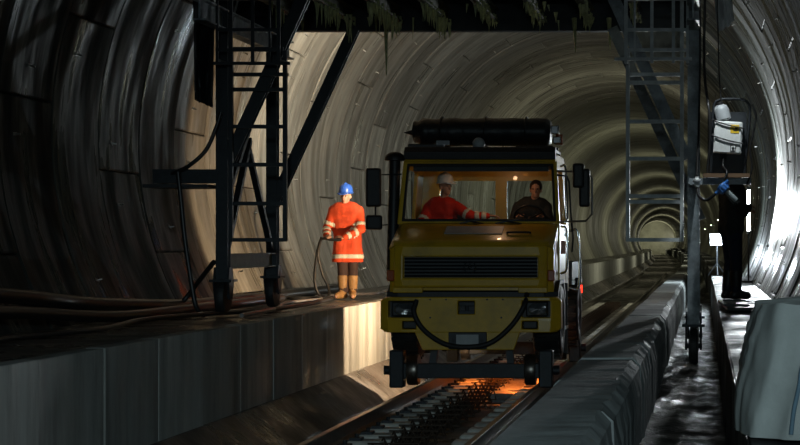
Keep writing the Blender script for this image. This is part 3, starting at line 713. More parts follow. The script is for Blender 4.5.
# cross beams
gp('cross_beam', hbeam(B(), (GL-.6, GY1+.05, 3.06), (GR+.05, GY1+.05, 3.06), .16, .56), M_DSTEEL)
gp('cross_beam', hbeam(B(), (GL-.6, GY0-.05, 3.22), (GR+.05, GY0-.05, 3.22), .16, .30), M_DSTEEL)
gp('cross_beam', hbeam(B(), (GL-.6, (GY0+GY1)/2, 3.18), (GR+.05, (GY0+GY1)/2, 3.18), .12, .22), M_DSTEEL)
# knee braces
for e in (-1, 1):
    mm = M_DSTEEL if e == -1 else M_STEEL  # left braces darkened for the same silhouette
    xs_ = lambda x: GM+e*(GM-x) if e == 1 else x
    gp('knee_brace', hbeam(B(), (xs_(-5.70), GY1, .32), (xs_(-4.55), GY1, 2.82), .14, .12, up=Vector((0, 1, 0))), mm)
    gp('knee_brace', hbeam(B(), (xs_(-5.54), GY0, 1.0), (xs_(-4.64), GY0, 2.98), .14, .12, up=Vector((0, 1, 0))), mm)
# joists and planks of the deck
x = -5.2
while x < -.3:
    gp('joist', hbeam(B(), (x, GY0-1.6, 2.97), (x, GY1-.06, 2.97), .09, .18), M_RSTEEL); x += .62
y = GY0-1.6
while y < GY1+.7:
    gp('deck_plank', box(B(), (GM, y+.12, 3.40), (5.5, .225, .045), Matrix.Rotation(random.uniform(-.01, .01), 3, 'Z')), M_WOOD); y += .235
# cement drips hanging from joists and deck edge
bm = B(); rnd = random.Random(3)
for i in range(420):
    x = rnd.uniform(-5.1, -1.0); y = rnd.uniform(GY0+.3, GY1-.05)
    if rnd.random() < .97: x = -5.2+.62*round((x+5.2)/.62)+rnd.uniform(-.05, .05)
    z = 2.90+rnd.uniform(-.02, .06); l = rnd.uniform(.04, .20)*(1.5 if x < -3 else .9)
    cyl(bm, (x, y, z), (x+rnd.uniform(-.02, .02), y, z-l), rnd.uniform(.012, .03), .002, 6)
for x, l in ((-4.15, .55), (-1.7, .25), (-1.25, .22)): cyl(bm, (x, GY1, 2.95), (x+.02, GY1-.05, 2.75-l), .035, .006, 6)
o = gp('cement_drips', bm, M_DRIP); o['kind'] = 'stuff'
# ladders with guard cages, mirror images on the two towers
def ladder(e, m):
    X = lambda x: x if e == 1 else 2*GM-x
    yl = GY0-.16; x0, x1 = X(-.893), X(-.267)
    la = gp('ladder', bx(B(), x0-.022, x0+.022, yl-.03, yl+.03, .04, 2.25), m)
    gp('ladder_stile', bx(B(), x1-.022, x1+.022, yl-.03, yl+.03, .04, 3.9 if e == 1 else 2.25), m, la)
    for z in (.06, .50, .565, 1.0, 1.43, 1.88) if e == 1 else (.06, .48, .93, 1.37, 1.80, 2.27):
        gp('rung', bx(B(), min(x0, x1)+.02, max(x0, x1)-.02, yl-.018, yl+.018, z-.022, z+.022), m, la)
    gp('ladder_bracket', bx(B(), min(x0, x1), max(x0, x1)+.02, yl+.03, GY0-.06, 1.96, 2.0), m, la)
    yc = yl-.35
    cg = gp('guard_cage', bx(B(), X(-1.0)-.03, X(-.18)+.03, yc-.02, yc+.02, 2.10, 2.135) if e == 1 else bx(B(), X(-.18)-.03, X(-1.0)+.03, yc-.02, yc+.02, 2.05, 2.085), m)
    for x, w in ((-.90, .02), (-.80, .011), (-.605, .018), (-.36, .018), (-.20, .014)):
        gp('cage_bar', bx(B(), X(x)-w, X(x)+w, yc-.015, yc+.015, 2.07, 3.5), m, cg)
    for z in (2.22, 2.45, 2.80, 3.3):
        gp('cage_hoop', bx(B(), min(X(-.90), X(-.2)), max(X(-.90), X(-.2)), yc-.014, yc+.014, z-.018, z+.018), m, cg)
    for x in (-.90, -.2):
        gp('cage_stay', bx(B(), X(x)-.015, X(x)+.015, yc, yl, 2.08, 2.12), m, cg)
ladder(1, M_LITSTEEL); ladder(-1, M_DSTEEL)  # right ladder lightened, left darkened: light and shade put into colour
# outrigger bracket on the left tower, shelf bracket on the right tower
gp('outrigger_bracket', bx(B(), GL-.80, GL-.05, GY0-.08, GY0+.10, .72, .88), M_DSTEEL)
gp('outrigger_grating', bx(B(), GL-.85, GL-.1, GY0-.3, GY0+.3, .66, .70), M_DSTEEL)
SY = 20.2
gp('shelf_bracket', bx(B(), GR-.05, .52, SY-.02, SY+.05, .68, .75), M_STEEL)
gp('bracket_arm', bx(B(), GR-.04, GR+.04, SY, GY0, .68, .75), M_STEEL)
gp('wooden_shelf', bx(B(), -.02, .50, SY-.12, SY+.16, .755, .80), M_SHELF)
gp('cabinet_back_board', bx(B(), .03, .47, SY+.10, SY+.13, .80, 1.50), M_DSTEEL)

# ------------------------------------------------------------------ electrical cabinet on the shelf, filter, cables
ec = thing('electrical_cabinet', 'white electrical cabinet with a yellow warning sticker, hanging by the right-hand post', 'cabinet', (.255, SY-.03, 1.205))
def ep(name, bm, m, parent=None, bv=0, sm=None):
    o = obj(name, bm, m, parent or ec, smooth=sm)
    if bv: bevel(o, bv)
    return o
ec.rotation_euler = (0, .055, 0)
cb = ep('cabinet_body', bx(B(), -.155, .155, -.02, .12, -.18, .18), M_WHT, bv=.008)
cd = ep('cabinet_door', bx(B(), -.145, .145, -.032, -.02, -.17, .17), M_WHT, bv=.006)
ep('cabinet_side', bx(B(), .155, .162, -.01, .11, -.17, .17), M_GREY)
st = ep('warning_sticker', bx(B(), .025, .12, -.036, -.032, .05, .145), M_STK, cd)
ep('sticker_text', bx(B(), .055, .095, -.038, -.036, .075, .085), M_INK, cd)
ep('sticker_text', bx(B(), .075, .105, -.038, -.036, .095, .125), M_INK, cd)
ep('switch_plate', bx(B(), .035, .095, -.036, -.032, -.155, -.085), M_INK, cd)
ep('switch_symbol', bx(B(), .042, .088, -.038, -.036, -.148, -.092), M_WHT, cd)
bm = B(); bx(bm, .057, .073, -.040, -.038, -.145, -.115); prism(bm, [(-.040, 0), (-.038, 0), (-.038, .001), (-.040, .001)], .05, .051)
bm.clear(); bx(bm, .057, .073, -.040, -.038, -.145, -.112)
ep('switch_arrow', bm, M_INK, cd)
bm = B(); cyl(bm, (.065, -.040, -.113), (.065, -.0385, -.113), .018, n=3); ep('switch_arrow', bm, M_INK, cd)
for z, y_ in ((.15, -.05), (-.02, -.05)):
    ep('tie_cable', tube(B(), [(-.17, .02, z+.05), (-.165, -.04, z+.03), (0, y_, z-.015), (.165, -.04, z-.04), (.175, .02, z-.05)], .0075), M_HOSE, sm=60)
fr = ep('carrying_frame', tube(B(), [(-.17, .08, -.40), (-.18, .08, 0), (-.175, .08, .34), (-.12, .08, .42), (0, .08, .44), (.14, .08, .44), (.21, .08, .40), (.235, .08, .30), (.225, .08, 0), (.21, .08, -.40)], .016), M_DSTEEL, sm=60)
for x in (-.06, -.02): ep('cable_gland', cyl(B(), (x, .04, -.25), (x, .04, -.18), .018), M_BLACK)
# added lamp above the view, put in to brighten the cabinet
cl = thing('cabinet_fill_lamp', 'added fill lamp out of view above the electrical cabinet', 'lamp', (.16, 19.35, 2.78))
obj('lamp_shade', lathe(B(), [(.03, .10), (.05, .09), (.085, 0), (.08, 0), (.045, .08), (.02, .09)], 18, Matrix.Rotation(.45, 4, 'X')), M_DSTEEL, cl, smooth=40)
sb = B(); sph(sb, (0, .02, .03), .03, 10); obj('lamp_bulb', sb, emit('bulb_glow', (.9, .97, 1), 20), cl, smooth=60)
obj('fill_lamp_arm', tube(B(), [(0, -.04, .09), (-.05, .1, .35), (-.2, .8, .45), (-.29, 1.62, .35)], .012), M_DSTEEL, cl)
light('cabinet_fill_light', 'SPOT', (.16, 19.36, 2.75), 140, (.88, .97, 1), .04, (.24, SY-.1, 1.1), 34, .5)
# grey capped bottle tied above the cabinet
bt = thing('grey_canister', 'grey round canister tied on top of the white electrical cabinet', 'canister', (.215, SY+.02, 1.39))
Mb = Matrix.Rotation(-.25, 4, 'Y')
obj('canister_body', lathe(B(), [(.05, 0), (.085, .02), (.085, .13), (.07, .17), (.035, .19)], 20, Mb), M_GREY, bt, smooth=50)
obj('canister_cap', lathe(B(), [(.04, .185), (.04, .215), (.01, .22)], 16, Mb), M_BLACK, bt, smooth=50)
wf_ = thing('water_filter', 'water filter housing with a blue cap and a clear bowl, hanging under the wooden shelf', 'water filter', tuple(P(722, 187, SY-.2)))
Mf = Matrix.Rotation(-.82, 4, 'Y') @ Matrix.Rotation(PI, 4, 'X')
cp = obj('filter_cap', lathe(B(), [(.02, -.035), (.055, -.03), (.062, -.01), (.062, .055), (.05, .065)], 18, Mf), M_BLUE, wf_, smooth=40)
bm = B()
for k in range(12): box(bm, Mf @ Vector((.062*math.cos(k*PI/6), .062*math.sin(k*PI/6), .02)), (.012, .012, .06), Mf.to_3x3())
obj('cap_rib', bm, M_BLUE, cp); 
for e in (-1, 1): obj('hose_port', cyl(B(), Mf @ Vector((e*.05, 0, 0)), Mf @ Vector((e*.10, 0, 0)), .022), M_BLUE, cp)
obj('filter_bowl', lathe(B(), [(.05, .065), (.048, .22), (.04, .25), (.015, .262)], 18, Mf), M_BOWL, wf_, smooth=40)
obj('filter_cartridge', lathe(B(), [(.03, .07), (.03, .22)], 14, Mf), M_WHT, wf_, smooth=40)
vl = thing('hose_coupling', 'small white hose coupling clipped to the right-hand gantry post', 'coupling', tuple(P(697, 183, SY-.1)))
obj('coupling_body', lathe(B(), [(.018, -.05), (.03, -.04), (.03, .0), (.042, .01), (.042, .04), (.022, .05), (.02, .07)], 14), M_WHT, vl, smooth=40)
obj('coupling_ring', lathe(B(), [(.045, .012), (.048, .02), (.045, .03)], 14), M_GREY, vl, smooth=40)

def cable(name, label, pts, r, m=M_HOSE, cat='cable', group=None, n=8):
    p0 = Vector(pts[0]); bm = B(); tube(bm, [Vector(p)-p0 for p in pts], r, n)
    o = obj(name, bm, m, smooth=60); o.location = p0; tag(o, label, cat, group); return o
cable('filter_hose', 'short black hose looping from the white coupling to the blue filter cap', [P(697, 187, SY-.1), P(699, 196, SY-.15), P(706, 200, SY-.18), P(713, 196, SY-.2), P(718, 190, SY-.2)], .018, cat='hose')
cable('power_cable', 'thin black cable hanging from above down to the white electrical cabinet', [P(717, -8, SY), P(718, 30, SY), P(719, 70, SY), P(721, 98, SY), P(724, 117, SY)], .008)
cable('power_cable', 'black cable dropping from the cabinet bottom to the blue filter', [P(724, 156, SY), P(723, 166, SY-.05), P(727, 172, SY-.15), P(724, 180, SY-.18)], .012)
cable('post_cable', 'slack black cable bundle down the right-hand post beside the cabinet', [P(705, -6, SY+.2), P(704, 60, SY+.2), P(706, 90, SY+.1), P(709, 110, SY), P(710, 140, SY), P(708, 165, SY), P(707, 178, SY)], .016)
cable('post_cable', 'thin cable running straight down the right-hand gantry post', [P(700, -6, GY0-.15), P(700, 60, GY0-.15), P(699, 120, GY0-.15), P(697, 176, SY)], .012)
cable('power_cable', 'black cable curling around the right edge of the cabinet frame', [P(752, 104, SY-.05), P(756, 116, SY-.05), P(753, 134, SY-.05), P(750, 150, SY-.05), P(752, 168, SY-.05), P(747, 184, SY-.05)], .012)

# ------------------------------------------------------------------ sheets hanging from the gantry
def sheet(name, label, cat, pts, m, amp=.04, nu=14, nv=12, th=.006, seed=0):
    """pts: four corners tl,tr,br,bl ; wrinkled cloth with thickness"""
    tl, tr_, br_, bl = [Vector(p) for p in pts]; bm = B(); rows = []
    nrm = (tr_-tl).cross(bl-tl).normalized()
    for j in range(nv+1):
        v = j/nv; row = []
        for i in range(nu+1):
            u = i/nu; p = tl.lerp(tr_, u).lerp(bl.lerp(br_, u), v)
            d = amp*(noise.noise((u*4+seed, v*1.2, seed))+.4*noise.noise((u*11, v*4+seed, 2)))
            e = .35*amp*noise.noise((u*5, seed, 9))*v
            row.append(bm.verts.new(p+nrm*d+Vector((0, 0, e))-tl))
        rows.append(row)
    for p, q in zip(rows, rows[1:]):
        for k in range(nu): bm.faces.new((p[k], p[k+1], q[k+1], q[k]))
    o = obj(name, bm, m, smooth=70); o.location = tl
    s = o.modifiers.new('solidify', 'SOLIDIFY'); s.thickness = th
    tag(o, label, cat); return o
sheet('canvas_sheet', 'dirty pale canvas sheet hung behind the right-hand ladder cage', 'tarpaulin', [P(628, 30, GY1-.3), P(684, 31, GY1-.3), P(682, 58, GY1-.3), P(630, 60, GY1-.3)], M_CANV, .09, seed=4)
sheet('plastic_sheet', 'grey plastic sheet dangling at the top right beside the gantry post', 'plastic sheet', [P(713, -12, 20.6), P(731, -12, 20.6), P(734, 22, 20.5), P(718, 33, 20.6)], M_PLAS, .10, seed=9)
sheet('black_tarpaulin', 'black tarpaulin hanging down left of the ladder tower', 'tarpaulin', [P(190, -40, 20.75), P(213, -40, 20.75), P(213, 108, 20.75), P(195, 100, 20.75)], M_TARP, .14, seed=2)

# ------------------------------------------------------------------ hoses and pipes on the left
cable('tower_hose', 'black hose swinging from the left tower post to the bracket', [P(221, 112, 20.8), P(216, 128, 20.8), P(206, 150, 20.8), P(190, 165, 20.8), P(176, 172, 20.9), P(166, 176, 21)], .024, cat='hose')
cable('drop_hose', 'black hose hanging straight down from the bracket to the left walkway', [P(178, 172, 20.7), P(181, 200, 20.7), P(185, 240, 20.7), P(191, 280, 20.7), P(196, 306, 20.7), P(204, 316, 20.8)], .028, cat='hose')
cable('sagging_hose', 'slack black hose sagging between the wall and the left tower foot', [P(214, 262, 21), P(206, 272, 21.2), P(196, 285, 21.5), P(186, 298, 21.6), P(176, 309, 21.4), P(160, 316, 20.6)], .03, cat='hose')
cable('thick_pipe', 'thick black pipe lying along the foot of the left tunnel wall', [(-6.42, 14.5, -.38), (-6.45, 16.5, -.46), (-6.40, 18.5, -.60), (-6.35, 20.3, -.68), (-6.28, 22.2, -.735), (-6.25, 26, -.74), (-6.22, 31, -.74)], .075, cat='pipe', n=14)
cable('thick_pipe', 'second thick black pipe in front of the wall pipe on the left walkway', [(-6.2, 14.5, -.52), (-6.25, 16.5, -.62), (-6.12, 18.5, -.735), (-6.08, 20.5, -.755), (-6.02, 23, -.755), (-6.0, 25.5, -.755)], .06, cat='pipe', n=12)
cable('walkway_hose', 'black hose snaking along the left walkway near its edge', [(-5.5, 13.5, -.79), (-5.9, 15, -.79), (-5.7, 17, -.79), (-5.95, 19, -.79), (-5.75, 20.4, -.79), (-5.35, 22, -.79), (-5.3, 24, -.79), (-5.45, 26.3, -.79)], .027, cat='hose')
cable('water_hose', 'wet grey hose on the walkway running past the orange-coated worker to the truck', [(-5.2, 20.2, -.79), (-5.35, 22.5, -.79), (-5.7, 24.5, -.79), (-5.6, 26.2, -.79), (-5.95, 27.6, -.79), (-5.7, 28.6, -.79), (-5.35, 29.5, -.79), (-5.5, 31, -.79), (-5.6, 34, -.79)], .026, M_GHOSE, cat='hose')
#PART4
# ------------------------------------------------------------------ people
def cap(bm, a, b, r0, r1=None, n=12):
    a = Vector(a); b = Vector(b); r1 = r0 if r1 is None else r1
    sph(bm, a, r0, n); sph(bm, b, r1, n)
    if (b-a).length > 1e-4: cyl(bm, a, b, r0, r1, n)
def remesh(bm, voxel, smooth=4):
    me = bpy.data.meshes.new('tmp'); bm.to_mesh(me); bm.free(); o = bpy.data.objects.new('tmp', me); COL.objects.link(o)
    m = o.modifiers.new('r', 'REMESH'); m.mode = 'VOXEL'; m.voxel_size = voxel; m.use_smooth_shade = True
    s = o.modifiers.new('s', 'SMOOTH'); s.factor = .5; s.iterations = smooth
    dg = bpy.context.evaluated_depsgraph_get(); out = bpy.data.meshes.new_from_object(o.evaluated_get(dg))
    bpy.data.objects.remove(o); bpy.data.meshes.remove(me)
    for p in out.polygons: p.use_smooth = True
    return out
def add_me(name, me, m, parent):
    o = bpy.data.objects.new(name, me); COL.objects.link(o); me.materials.clear(); me.materials.append(m); o.parent = parent; return o
def band(name, me, p, axis, half, maxr, parent, m=None, lift=.008):
    """reflective tape: the faces of a garment inside a slab, lifted off it"""
    p = Vector(p); axis = Vector(axis).normalized(); bm = B(); vm = {}
    for f in me.polygons:
        d = f.center-p; h = d.dot(axis)
        if abs(h) < half and (d-axis*h).length < maxr:
            vs = []
            for vi in f.vertices:
                if vi not in vm: v = me.vertices[vi]; vm[vi] = bm.verts.new(v.co+v.normal*lift)
                vs.append(vm[vi])
            bm.faces.new(vs)
    if not bm.faces: bm.free(); return None
    o = obj(name, bm, m or M_REFL, parent, smooth=60); s = o.modifiers.new('solidify', 'SOLIDIFY'); s.thickness = .006; s.offset = -1; return o
def hand(bm, wrist, d, up, curl=.8, side=1, sc=1.0):
    """wrist, direction of the fingers, back-of-hand normal, side = +1 thumb towards d x up"""
    d = Vector(d).normalized(); up = Vector(up); up = (up-d*up.dot(d)).normalized(); sd = d.cross(up)*side
    w = Vector(wrist)
    for k in (-1.5, -.5, .5, 1.5): cap(bm, w+d*.02*sc+sd*k*.012*sc, w+d*.085*sc+sd*k*.019*sc, .016*sc, .013*sc, 8)
    for k, l in ((-1.5, .8), (-.5, .95), (.5, 1.0), (1.5, .9)):
        q = w+d*.088*sc+sd*k*.020*sc; dd = d
        for s_, ln in enumerate((.042, .028, .022)):
            a_ = curl*(s_+.6)*.75; dd = d*math.cos(a_)-up*math.sin(a_)
            q2 = q+dd*ln*l*sc; cap(bm, q, q2, (.0105-.001*s_)*sc, (.0098-.001*s_)*sc, 8); q = q2
    q = w+d*.03*sc+sd*.028*sc
    q2 = q+(d*.6+sd*.7-up*.35).normalized()*.045*sc; q3 = q2+(d*.9+sd*.1-up*.6).normalized()*.035*sc
    cap(bm, q, q2, .014*sc, .012*sc, 8); cap(bm, q2, q3, .012*sc, .010*sc, 8)
def head(bm, c, f, up=Vector((0, 0, 1)), sc=1.0):
    f = Vector(f).normalized(); up = (up-f*up.dot(f)).normalized(); r = f.cross(up)
    Rm = Matrix((r, f, up)).transposed()
    g = lambda x, y, z: Vector(c)+(r*x+f*y+up*z)*sc
    sph(bm, g(0, -.01, .035), .088*sc, 18, (.86, 1.08, .98), Rm)
    sph(bm, g(0, .018, -.035), .070*sc, 16, (.88, 1.0, 1.15), Rm)
    sph(bm, g(0, .055, -.088), .032*sc, 12, (1, .9, .8), Rm)
    cap(bm, g(0, .088, .012), g(0, .104, -.026), .010*sc, .016*sc, 8)
    for s in (-1, 1):
        sph(bm, g(s*.078, -.008, -.012), .026*sc, 10, (.4, .8, 1.2), Rm)
        sph(bm, g(s*.030, .074, .028), .018*sc, 8, (1.3, .6, .5), Rm)
    sph(bm, g(0, .082, -.058), .020*sc, 8, (1.3, .6, .35), Rm); sph(bm, g(0, .078, -.070), .018*sc, 8, (1.1, .6, .4), Rm)
    return g
def eyes(par, g):
    for s in (-1, 1):
        b = B(); sph(b, g(s*.031, .084, .010), .010, 8); obj('eye', b, M_EYE, par, smooth=60)
def helmet(par, c, f, m, up=Vector((0, 0, 1))):
    f = Vector(f).normalized(); r = f.cross(up); up = r.cross(f); Rm = Matrix((r, f, up)).transposed().to_4x4()
    Mh = Matrix.Translation(c) @ Rm
    o = obj('hard_hat', lathe(B(), [(.126, -.012), (.126, .0), (.115, .004), (.112, .05), (.098, .095), (.066, .125), (.02, .137)], 24, Mh @ Matrix.Diagonal((.92, 1.08, 1, 1))), m, par, smooth=50)
    b = B(); vs = []
    for z in (-.012, .002):
        vs.append([b.verts.new(Mh @ Vector((x, y, z-(.012 if y > .15 else 0)))) for x, y in ((-.10, .06), (-.085, .14), (-.04, .178), (.04, .178), (.085, .14), (.10, .06))])
    b.faces.new(vs[0]); b.faces.new(vs[1][::-1])
    for i in range(6): b.faces.new((vs[0][i], vs[1][i], vs[1][(i+1) % 6], vs[0][(i+1) % 6]))
    bmesh.ops.recalc_face_normals(b, faces=b.faces)
    obj('hat_peak', b, m, o)
    obj('hat_ridge', tube(B(), [Mh @ Vector((0, y, z)) for y, z in ((-.10, .07), (-.06, .122), (0, .143), (.06, .122), (.11, .07))], .012), m, o, smooth=60)
    return o
def person(name, label, loc, J, hatm, top, topm, leg, bootm, fc, tapes=True, coat_len=None, face=True, hands=True, hf=None, boot_h=.62, bald=False):
    """J: joints in coordinates local to loc. fc: facing direction"""
    p = thing(name, label, 'person', loc)
    V = {k: Vector(v) for k, v in J.items() if k != 'curl'}
    f = Vector(fc).normalized(); up = Vector((0, 0, 1)); rt = f.cross(up)        # rt = the person's right
    hfv = Vector(hf).normalized() if hf else f
    spine = (V['neck']-V['hip']).normalized()
    lat = (V['shr']-V['shl']).normalized()
    def torso(bm, e, wd=1.0):
        for t, w, r in ((0, .085, .125), (.25, .08, .122), (.5, .085, .125), (.75, .105, .125), (.92, .11, .105)):
            c = V['hip'].lerp(V['neck'], t)
            for k in (-1, -.33, .33, 1): sph(bm, c+lat*k*w*wd, r+e, 12)
        for a, b in zip((0, .25, .5, .75), (.25, .5, .75, .92)):
            for k in (-1, -.33, .33, 1): cap(bm, V['hip'].lerp(V['neck'], a)+lat*k*.085*wd, V['hip'].lerp(V['neck'], b)+lat*k*.09*wd, .115+e)
        for s in ('shl', 'shr'): cap(bm, V['neck'].lerp(V['hip'], .08), V[s], .07+e, .075+e)
    # body: one continuous surface
    bm = B(); torso(bm, -.02)
    g = head(bm, V['head'], hfv)
    cap(bm, V['neck']-spine*.05, V['head']-up*.06, .058, .055)
    for s in 'lr':
        cap(bm, V['sh'+s], V['el'+s], .055, .045); cap(bm, V['el'+s], V['wr'+s], .043, .028)
        dd = (V['wr'+s]-V['el'+s]).normalized(); dd = Vector(J.get('hd'+s, dd))
        un = Vector(J.get('hu'+s, (0, 0, 1)))
        if hands: hand(bm, V['wr'+s], dd, un, J.get('curl', .8), -1 if s == 'l' else 1)
        cap(bm, V['hp'+s], V['kn'+s], .085, .058); cap(bm, V['kn'+s], V['an'+s], .056, .04)
        cap(bm, V['an'+s]-up*.03, V['to'+s], .04, .03)
    body = add_me('body', remesh(bm, .0085, 3), M_SKIN, p)
    if face: eyes(body, g)
    # clothes
    bm = B(); torso(bm, .012)
    for s in 'lr':
        cap(bm, V['sh'+s], V['el'+s], .082, .068); cap(bm, V['el'+s], V['wr'+s].lerp(V['el'+s], .08), .067, .052)
    cap(bm, V['neck']-spine*.03, V['neck']+spine*.03, .085, .075)
    if coat_len:
        for k in (-1, -.4, .4, 1):
            cap(bm, V['hip']+lat*k*.08, V['hip']+lat*k*.11-up*coat_len, .135, .13)
    jm = remesh(bm, .016, 5)
    if coat_len:    # cut the hem flat
        b2 = B(); b2.from_mesh(jm); zc = V['hip'].z-coat_len
        bmesh.ops.bisect_plane(b2, geom=b2.verts[:]+b2.edges[:]+b2.faces[:], plane_co=(0, 0, zc), plane_no=(0, 0, -1), clear_outer=True)
        bmesh.ops.holes_fill(b2, edges=[e for e in b2.edges if e.is_boundary]); b2.to_mesh(jm); b2.free()
        for q in jm.polygons: q.use_smooth = True
    nr = [v.normal.copy() for v in jm.vertices]
    for v, q in zip(jm.vertices, nr): v.co += q*.012*noise.noise(v.co*9)
    jk = add_me(top, jm, topm, p)
    if tapes:
        for s in 'lr':
            for t in (.35, .75):
                band('reflective_tape', jm, V['el'+s].lerp(V['wr'+s], t), V['wr'+s]-V['el'+s], .026, .11, jk)
            band('reflective_tape', jm, V['sh'+s].lerp(V['el'+s], .75), V['el'+s]-V['sh'+s], .026, .11, jk)
        if coat_len: band('reflective_tape', jm, (V['hip'].x, V['hip'].y, V['hip'].z-coat_len+.09), (0, 0, 1), .03, .40, jk)
        else: band('reflective_tape', jm, V['hip'].lerp(V['neck'], .35), spine, .03, .25, jk)
    bm = B()
    for s in 'lr': cap(bm, V['hp'+s], V['kn'+s], .108, .080); cap(bm, V['kn'+s], V['an'+s]+up*.03, .080, .066)
    for k in (-1, 0, 1): cap(bm, V['hip']+lat*.07*k, V['hip']+lat*.07*k+spine*.06, .128)
    add_me('trousers', remesh(bm, .016, 4), leg, p)
    for s in 'lr':
        bm = B(); d = (V['to'+s]-V['an'+s]); d.z = 0; d.normalize(); a = V['an'+s]; sole = a.z-.085
        cap(bm, Vector((a.x, a.y, sole+.11)), a.lerp(V['kn'+s], boot_h), .062, .082)
        cap(bm, Vector((a.x, a.y, sole+.055))-d*.035, Vector((a.x, a.y, sole+.05))+d*.14, .052, .05)
        cap(bm, Vector((a.x, a.y, sole+.09)), Vector((a.x, a.y, sole+.06))+d*.10, .06, .05)
        me = remesh(bm, .011, 3)
        for v in me.vertices: v.co.z = max(v.co.z, sole)
        add_me('boot', me, bootm, p)
    if hatm: helmet(p, V['head']+Vector((0, 0, .058))-hfv*.005, hfv, hatm)
    elif not bald:
        b = B(); sph(b, V['head']+Vector((0, 0, .045))-hfv*.025, .098, 16, (.9, 1.05, .98)); obj('hair', b, M_HAIR, p, smooth=60)
    return p
# worker in the orange coat on the left walkway, facing the camera, hose in his hands
WX, WY = P(346, 299, 27.4).x, 27.4
wk = dict(head=(0, -.02, 1.56), neck=(0, 0, 1.40), hip=(.02, .02, .90), shl=(.19, .0, 1.34), shr=(-.18, -.02, 1.34),
          ell=(.25, -.10, 1.06), wrl=(.02, -.27, .93), elr=(-.27, -.06, 1.08), wrr=(-.25, -.26, .95),
          hdl=(-.9, -.2, .1), hdr=(.35, -.8, .1), hul=(0, -.6, .8), hur=(-.5, -.3, .8), curl=1.15,
          hpl=(.11, .02, .88), hpr=(-.07, .02, .88), knl=(.11, -.01, .48), knr=(-.05, -.02, .48), anl=(.10, .02, .085), anr=(-.045, .0, .085), tol=(.13, -.15, .04), tor=(-.12, -.15, .04))
wk = {k: v for k, v in wk.items()}
person('person', 'worker in a long orange coat and blue helmet holding a hose on the left walkway', (WX, WY, KT), wk, M_HATB, 'coat', M_ORG, M_BRN, M_BOOT, (-.12, -1, 0), coat_len=.34, hf=(-.15, -1, -.1))
q = Vector((WX, WY, KT))
cable('hand_hose', 'dark hose looping from the hands of the orange-coated worker to the walkway', [q+Vector(v) for v in ((.0, -.33, .90), (-.15, -.36, .90), (-.26, -.35, .92), (-.33, -.32, .86), (-.40, -.28, .55), (-.42, -.25, .25), (-.34, -.22, .05), (-.15, -.25, .03), (-.3, -.5, .03), (-.7, -.7, .03), (-.95, -.2, .03), (-.85, .5, .03))], .022, cat='hose')
cable('hand_hose', 'second loop of dark hose hanging beside the orange-coated worker', [q+Vector(v) for v in ((-.30, -.34, .94), (-.36, -.30, .70), (-.31, -.26, .40), (-.22, -.24, .18), (-.22, -.30, .04), (-.5, -.4, .03), (-.8, -.6, .03), (-1.0, -1.4, .03))], .020, cat='hose')
# passenger and driver in the cab
def seated(x, z, lean=0):
    d = dict(head=(0, -.04, .70), neck=(0, 0, .52), hip=(0, .08, .06), shl=(.19, 0, .46), shr=(-.19, 0, .46),
             hpl=(.10, .02, .05), hpr=(-.10, .02, .05), knl=(.13, -.43, .12), knr=(-.13, -.43, .12), anl=(.13, -.50, -.27), anr=(-.13, -.50, -.27), tol=(.13, -.62, -.31), tor=(-.13, -.62, -.31), curl=.7)
    return d
J = seated(0, 0); J.update(head=(.06, -.04, .74), shl=(.20, -.06, .47), shr=(-.17, .04, .46), ell=(.44, -.18, .33), wrl=(.68, -.20, .34), hdl=(1, -.1, 0), elr=(-.26, -.12, .24), wrr=(-.10, -.33, .18), hdr=(.4, -.9, 0))
person('person', 'man in red jacket and white hard hat reaching out an arm in the truck cab', (TX-.66, TY+2.06, RT+1.86), J, M_HATW, 'jacket', M_REDJ, M_NAVY, M_BBOOT, (.25, -1, 0), hf=(.75, -.7, 0), boot_h=.4)
J = seated(0, 0); J.update(ell=(.25, -.16, .22), wrl=(.16, -.40, .32), hdl=(-.3, -.8, .3), elr=(-.27, -.15, .22), wrr=(-.14, -.40, .32), hdr=(.3, -.8, .3), head=(.05, -.06, .70))
person('person', 'driver in dark clothes sitting behind the steering wheel of the truck', (TX+.60, TY+2.06, RT+1.86), J, None, 'jacket', M_DJKT, M_NAVY, M_BBOOT, (0, -1, 0), tapes=False, boot_h=.4)
# dark-clothed man standing on the right ledge, seen from behind
RX, RY = P(731, 300, 22.5).x, 22.5
J = dict(head=(-.03, .05, 1.56), neck=(0, .02, 1.40), hip=(0, 0, .90), shl=(-.19, 0, 1.34), shr=(.19, 0, 1.34), ell=(-.24, .06, 1.08), wrl=(-.06, .22, 1.10), elr=(.24, .06, 1.08), wrr=(.06, .22, 1.16),
         hpl=(-.09, 0, .88), hpr=(.09, 0, .88), knl=(-.08, .03, .48), knr=(.09, .03, .48), anl=(-.08, -.02, .085), anr=(.09, .03, .085), tol=(-.11, .12, .04), tor=(.12, .17, .04), hdl=(.8, .4, .2), hdr=(-.8, .4, .2))
rm = person('person', 'man in dark jacket and navy trousers standing on the right ledge behind the electrical cabinet', (RX, RY, LT+.02), J, None, 'jacket', M_DJKT, M_NAVY, M_BBOOT, (0, 1, 0), tapes=False)
rm.rotation_euler = (0, 0, -1.15)

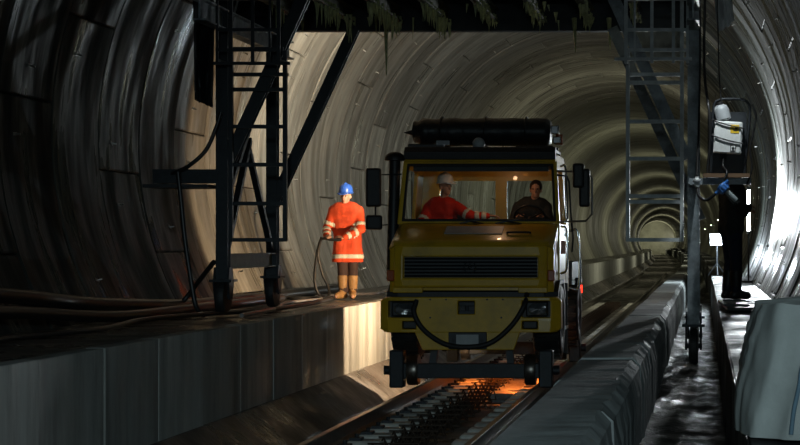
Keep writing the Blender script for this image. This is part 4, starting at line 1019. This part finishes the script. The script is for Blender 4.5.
# ------------------------------------------------------------------ white bulk bag in the right foreground
def bag():
    bm = B(); nu, nv = 110, 40; rows = []
    for j in range(nv+1):
        v = j/nv; row = []
        for i in range(nu):
            t = 2*PI*i/nu; c, s = math.cos(t), math.sin(t)
            k = (abs(c)**3.2+abs(s)**3.2)**(-1/3.2)
            w = .335*(1-.16*v**1.5)*(1+.05*math.sin(v*PI)); d = .42*(1-.12*v)
            x, y = w*c*k, d*s*k; z = .46*min(v/.9, 1)
            if v > .9: q = (v-.9)/.1; x *= 1-q*.98; y *= 1-q*.98; z += .03*q-.02*q*q
            f1 = 1-abs(noise.noise((c*1.7+z*.9+3, s*1.7, z*.5)))*2.4
            f2 = 1-abs(noise.noise((c*2.6-z*2.2, s*2.6+7, z*.8)))*2.4
            nn = .032*max(0, f1)**2+.02*max(0, f2)**2-.015+.012*noise.noise((c*5, s*5, z*7))
            nn *= .5+.5*min(1, 3*(1-v))
            L_ = math.hypot(x, y) or 1
            row.append(bm.verts.new((x+x/L_*nn+.10*z, y+y/L_*nn, z+(nn*.5 if v > .7 else 0))))
        rows.append(row)
    for p, q in zip(rows, rows[1:]):
        for k in range(nu): bm.faces.new((p[k], p[(k+1) % nu], q[(k+1) % nu], q[k]))
    bm.faces.new(rows[0][::-1]); bm.faces.new(rows[-1]); return bm
bg = thing('bulk_bag', 'crumpled white woven bulk bag with a blue seam in the right foreground', 'bag', (.445, 6.6, LT+.03))
o = obj('bag_body', bag(), M_BAG, bg, smooth=70)
bpy.context.view_layer.update()
def on_bag(x, z):    # drop a seam point onto the front of the bag
    ok, lo, nr, _ = o.ray_cast(Vector((x, -2, z)), Vector((0, 1, 0)))
    return lo+Vector((0, -.004, 0)) if ok else Vector((x, -.42, z))
obj('blue_seam', tube(B(), [on_bag(x, z) for x, z in ((-.15, .02), (-.14, .10), (-.12, .19), (-.11, .25), (-.08, .31), (-.02, .36), (.06, .39))], .008), M_STRAP, bg, smooth=60)
obj('lifting_loop', tube(B(), [(.05, -.33, .40), (.06, -.39, .30), (.10, -.40, .22), (.15, -.39, .30), (.16, -.33, .40)], .012), M_BAG, bg, smooth=60)
# plank lying on the wet ledge
pk = thing('wet_plank', 'wet board lying on the right ledge at the feet of the dark-clothed man', 'board', (.33, 19.6, LT+.035))
obj('board', box(B(), (0, 0, .015), (.28, 2.6, .03), Matrix.Rotation(.03, 3, 'Z')), M_BLKWALL, pk)
for y in (-.9, .8): obj('batten', box(B(), (0, y, .04), (.26, .06, .02)), M_DSTEEL, pk)
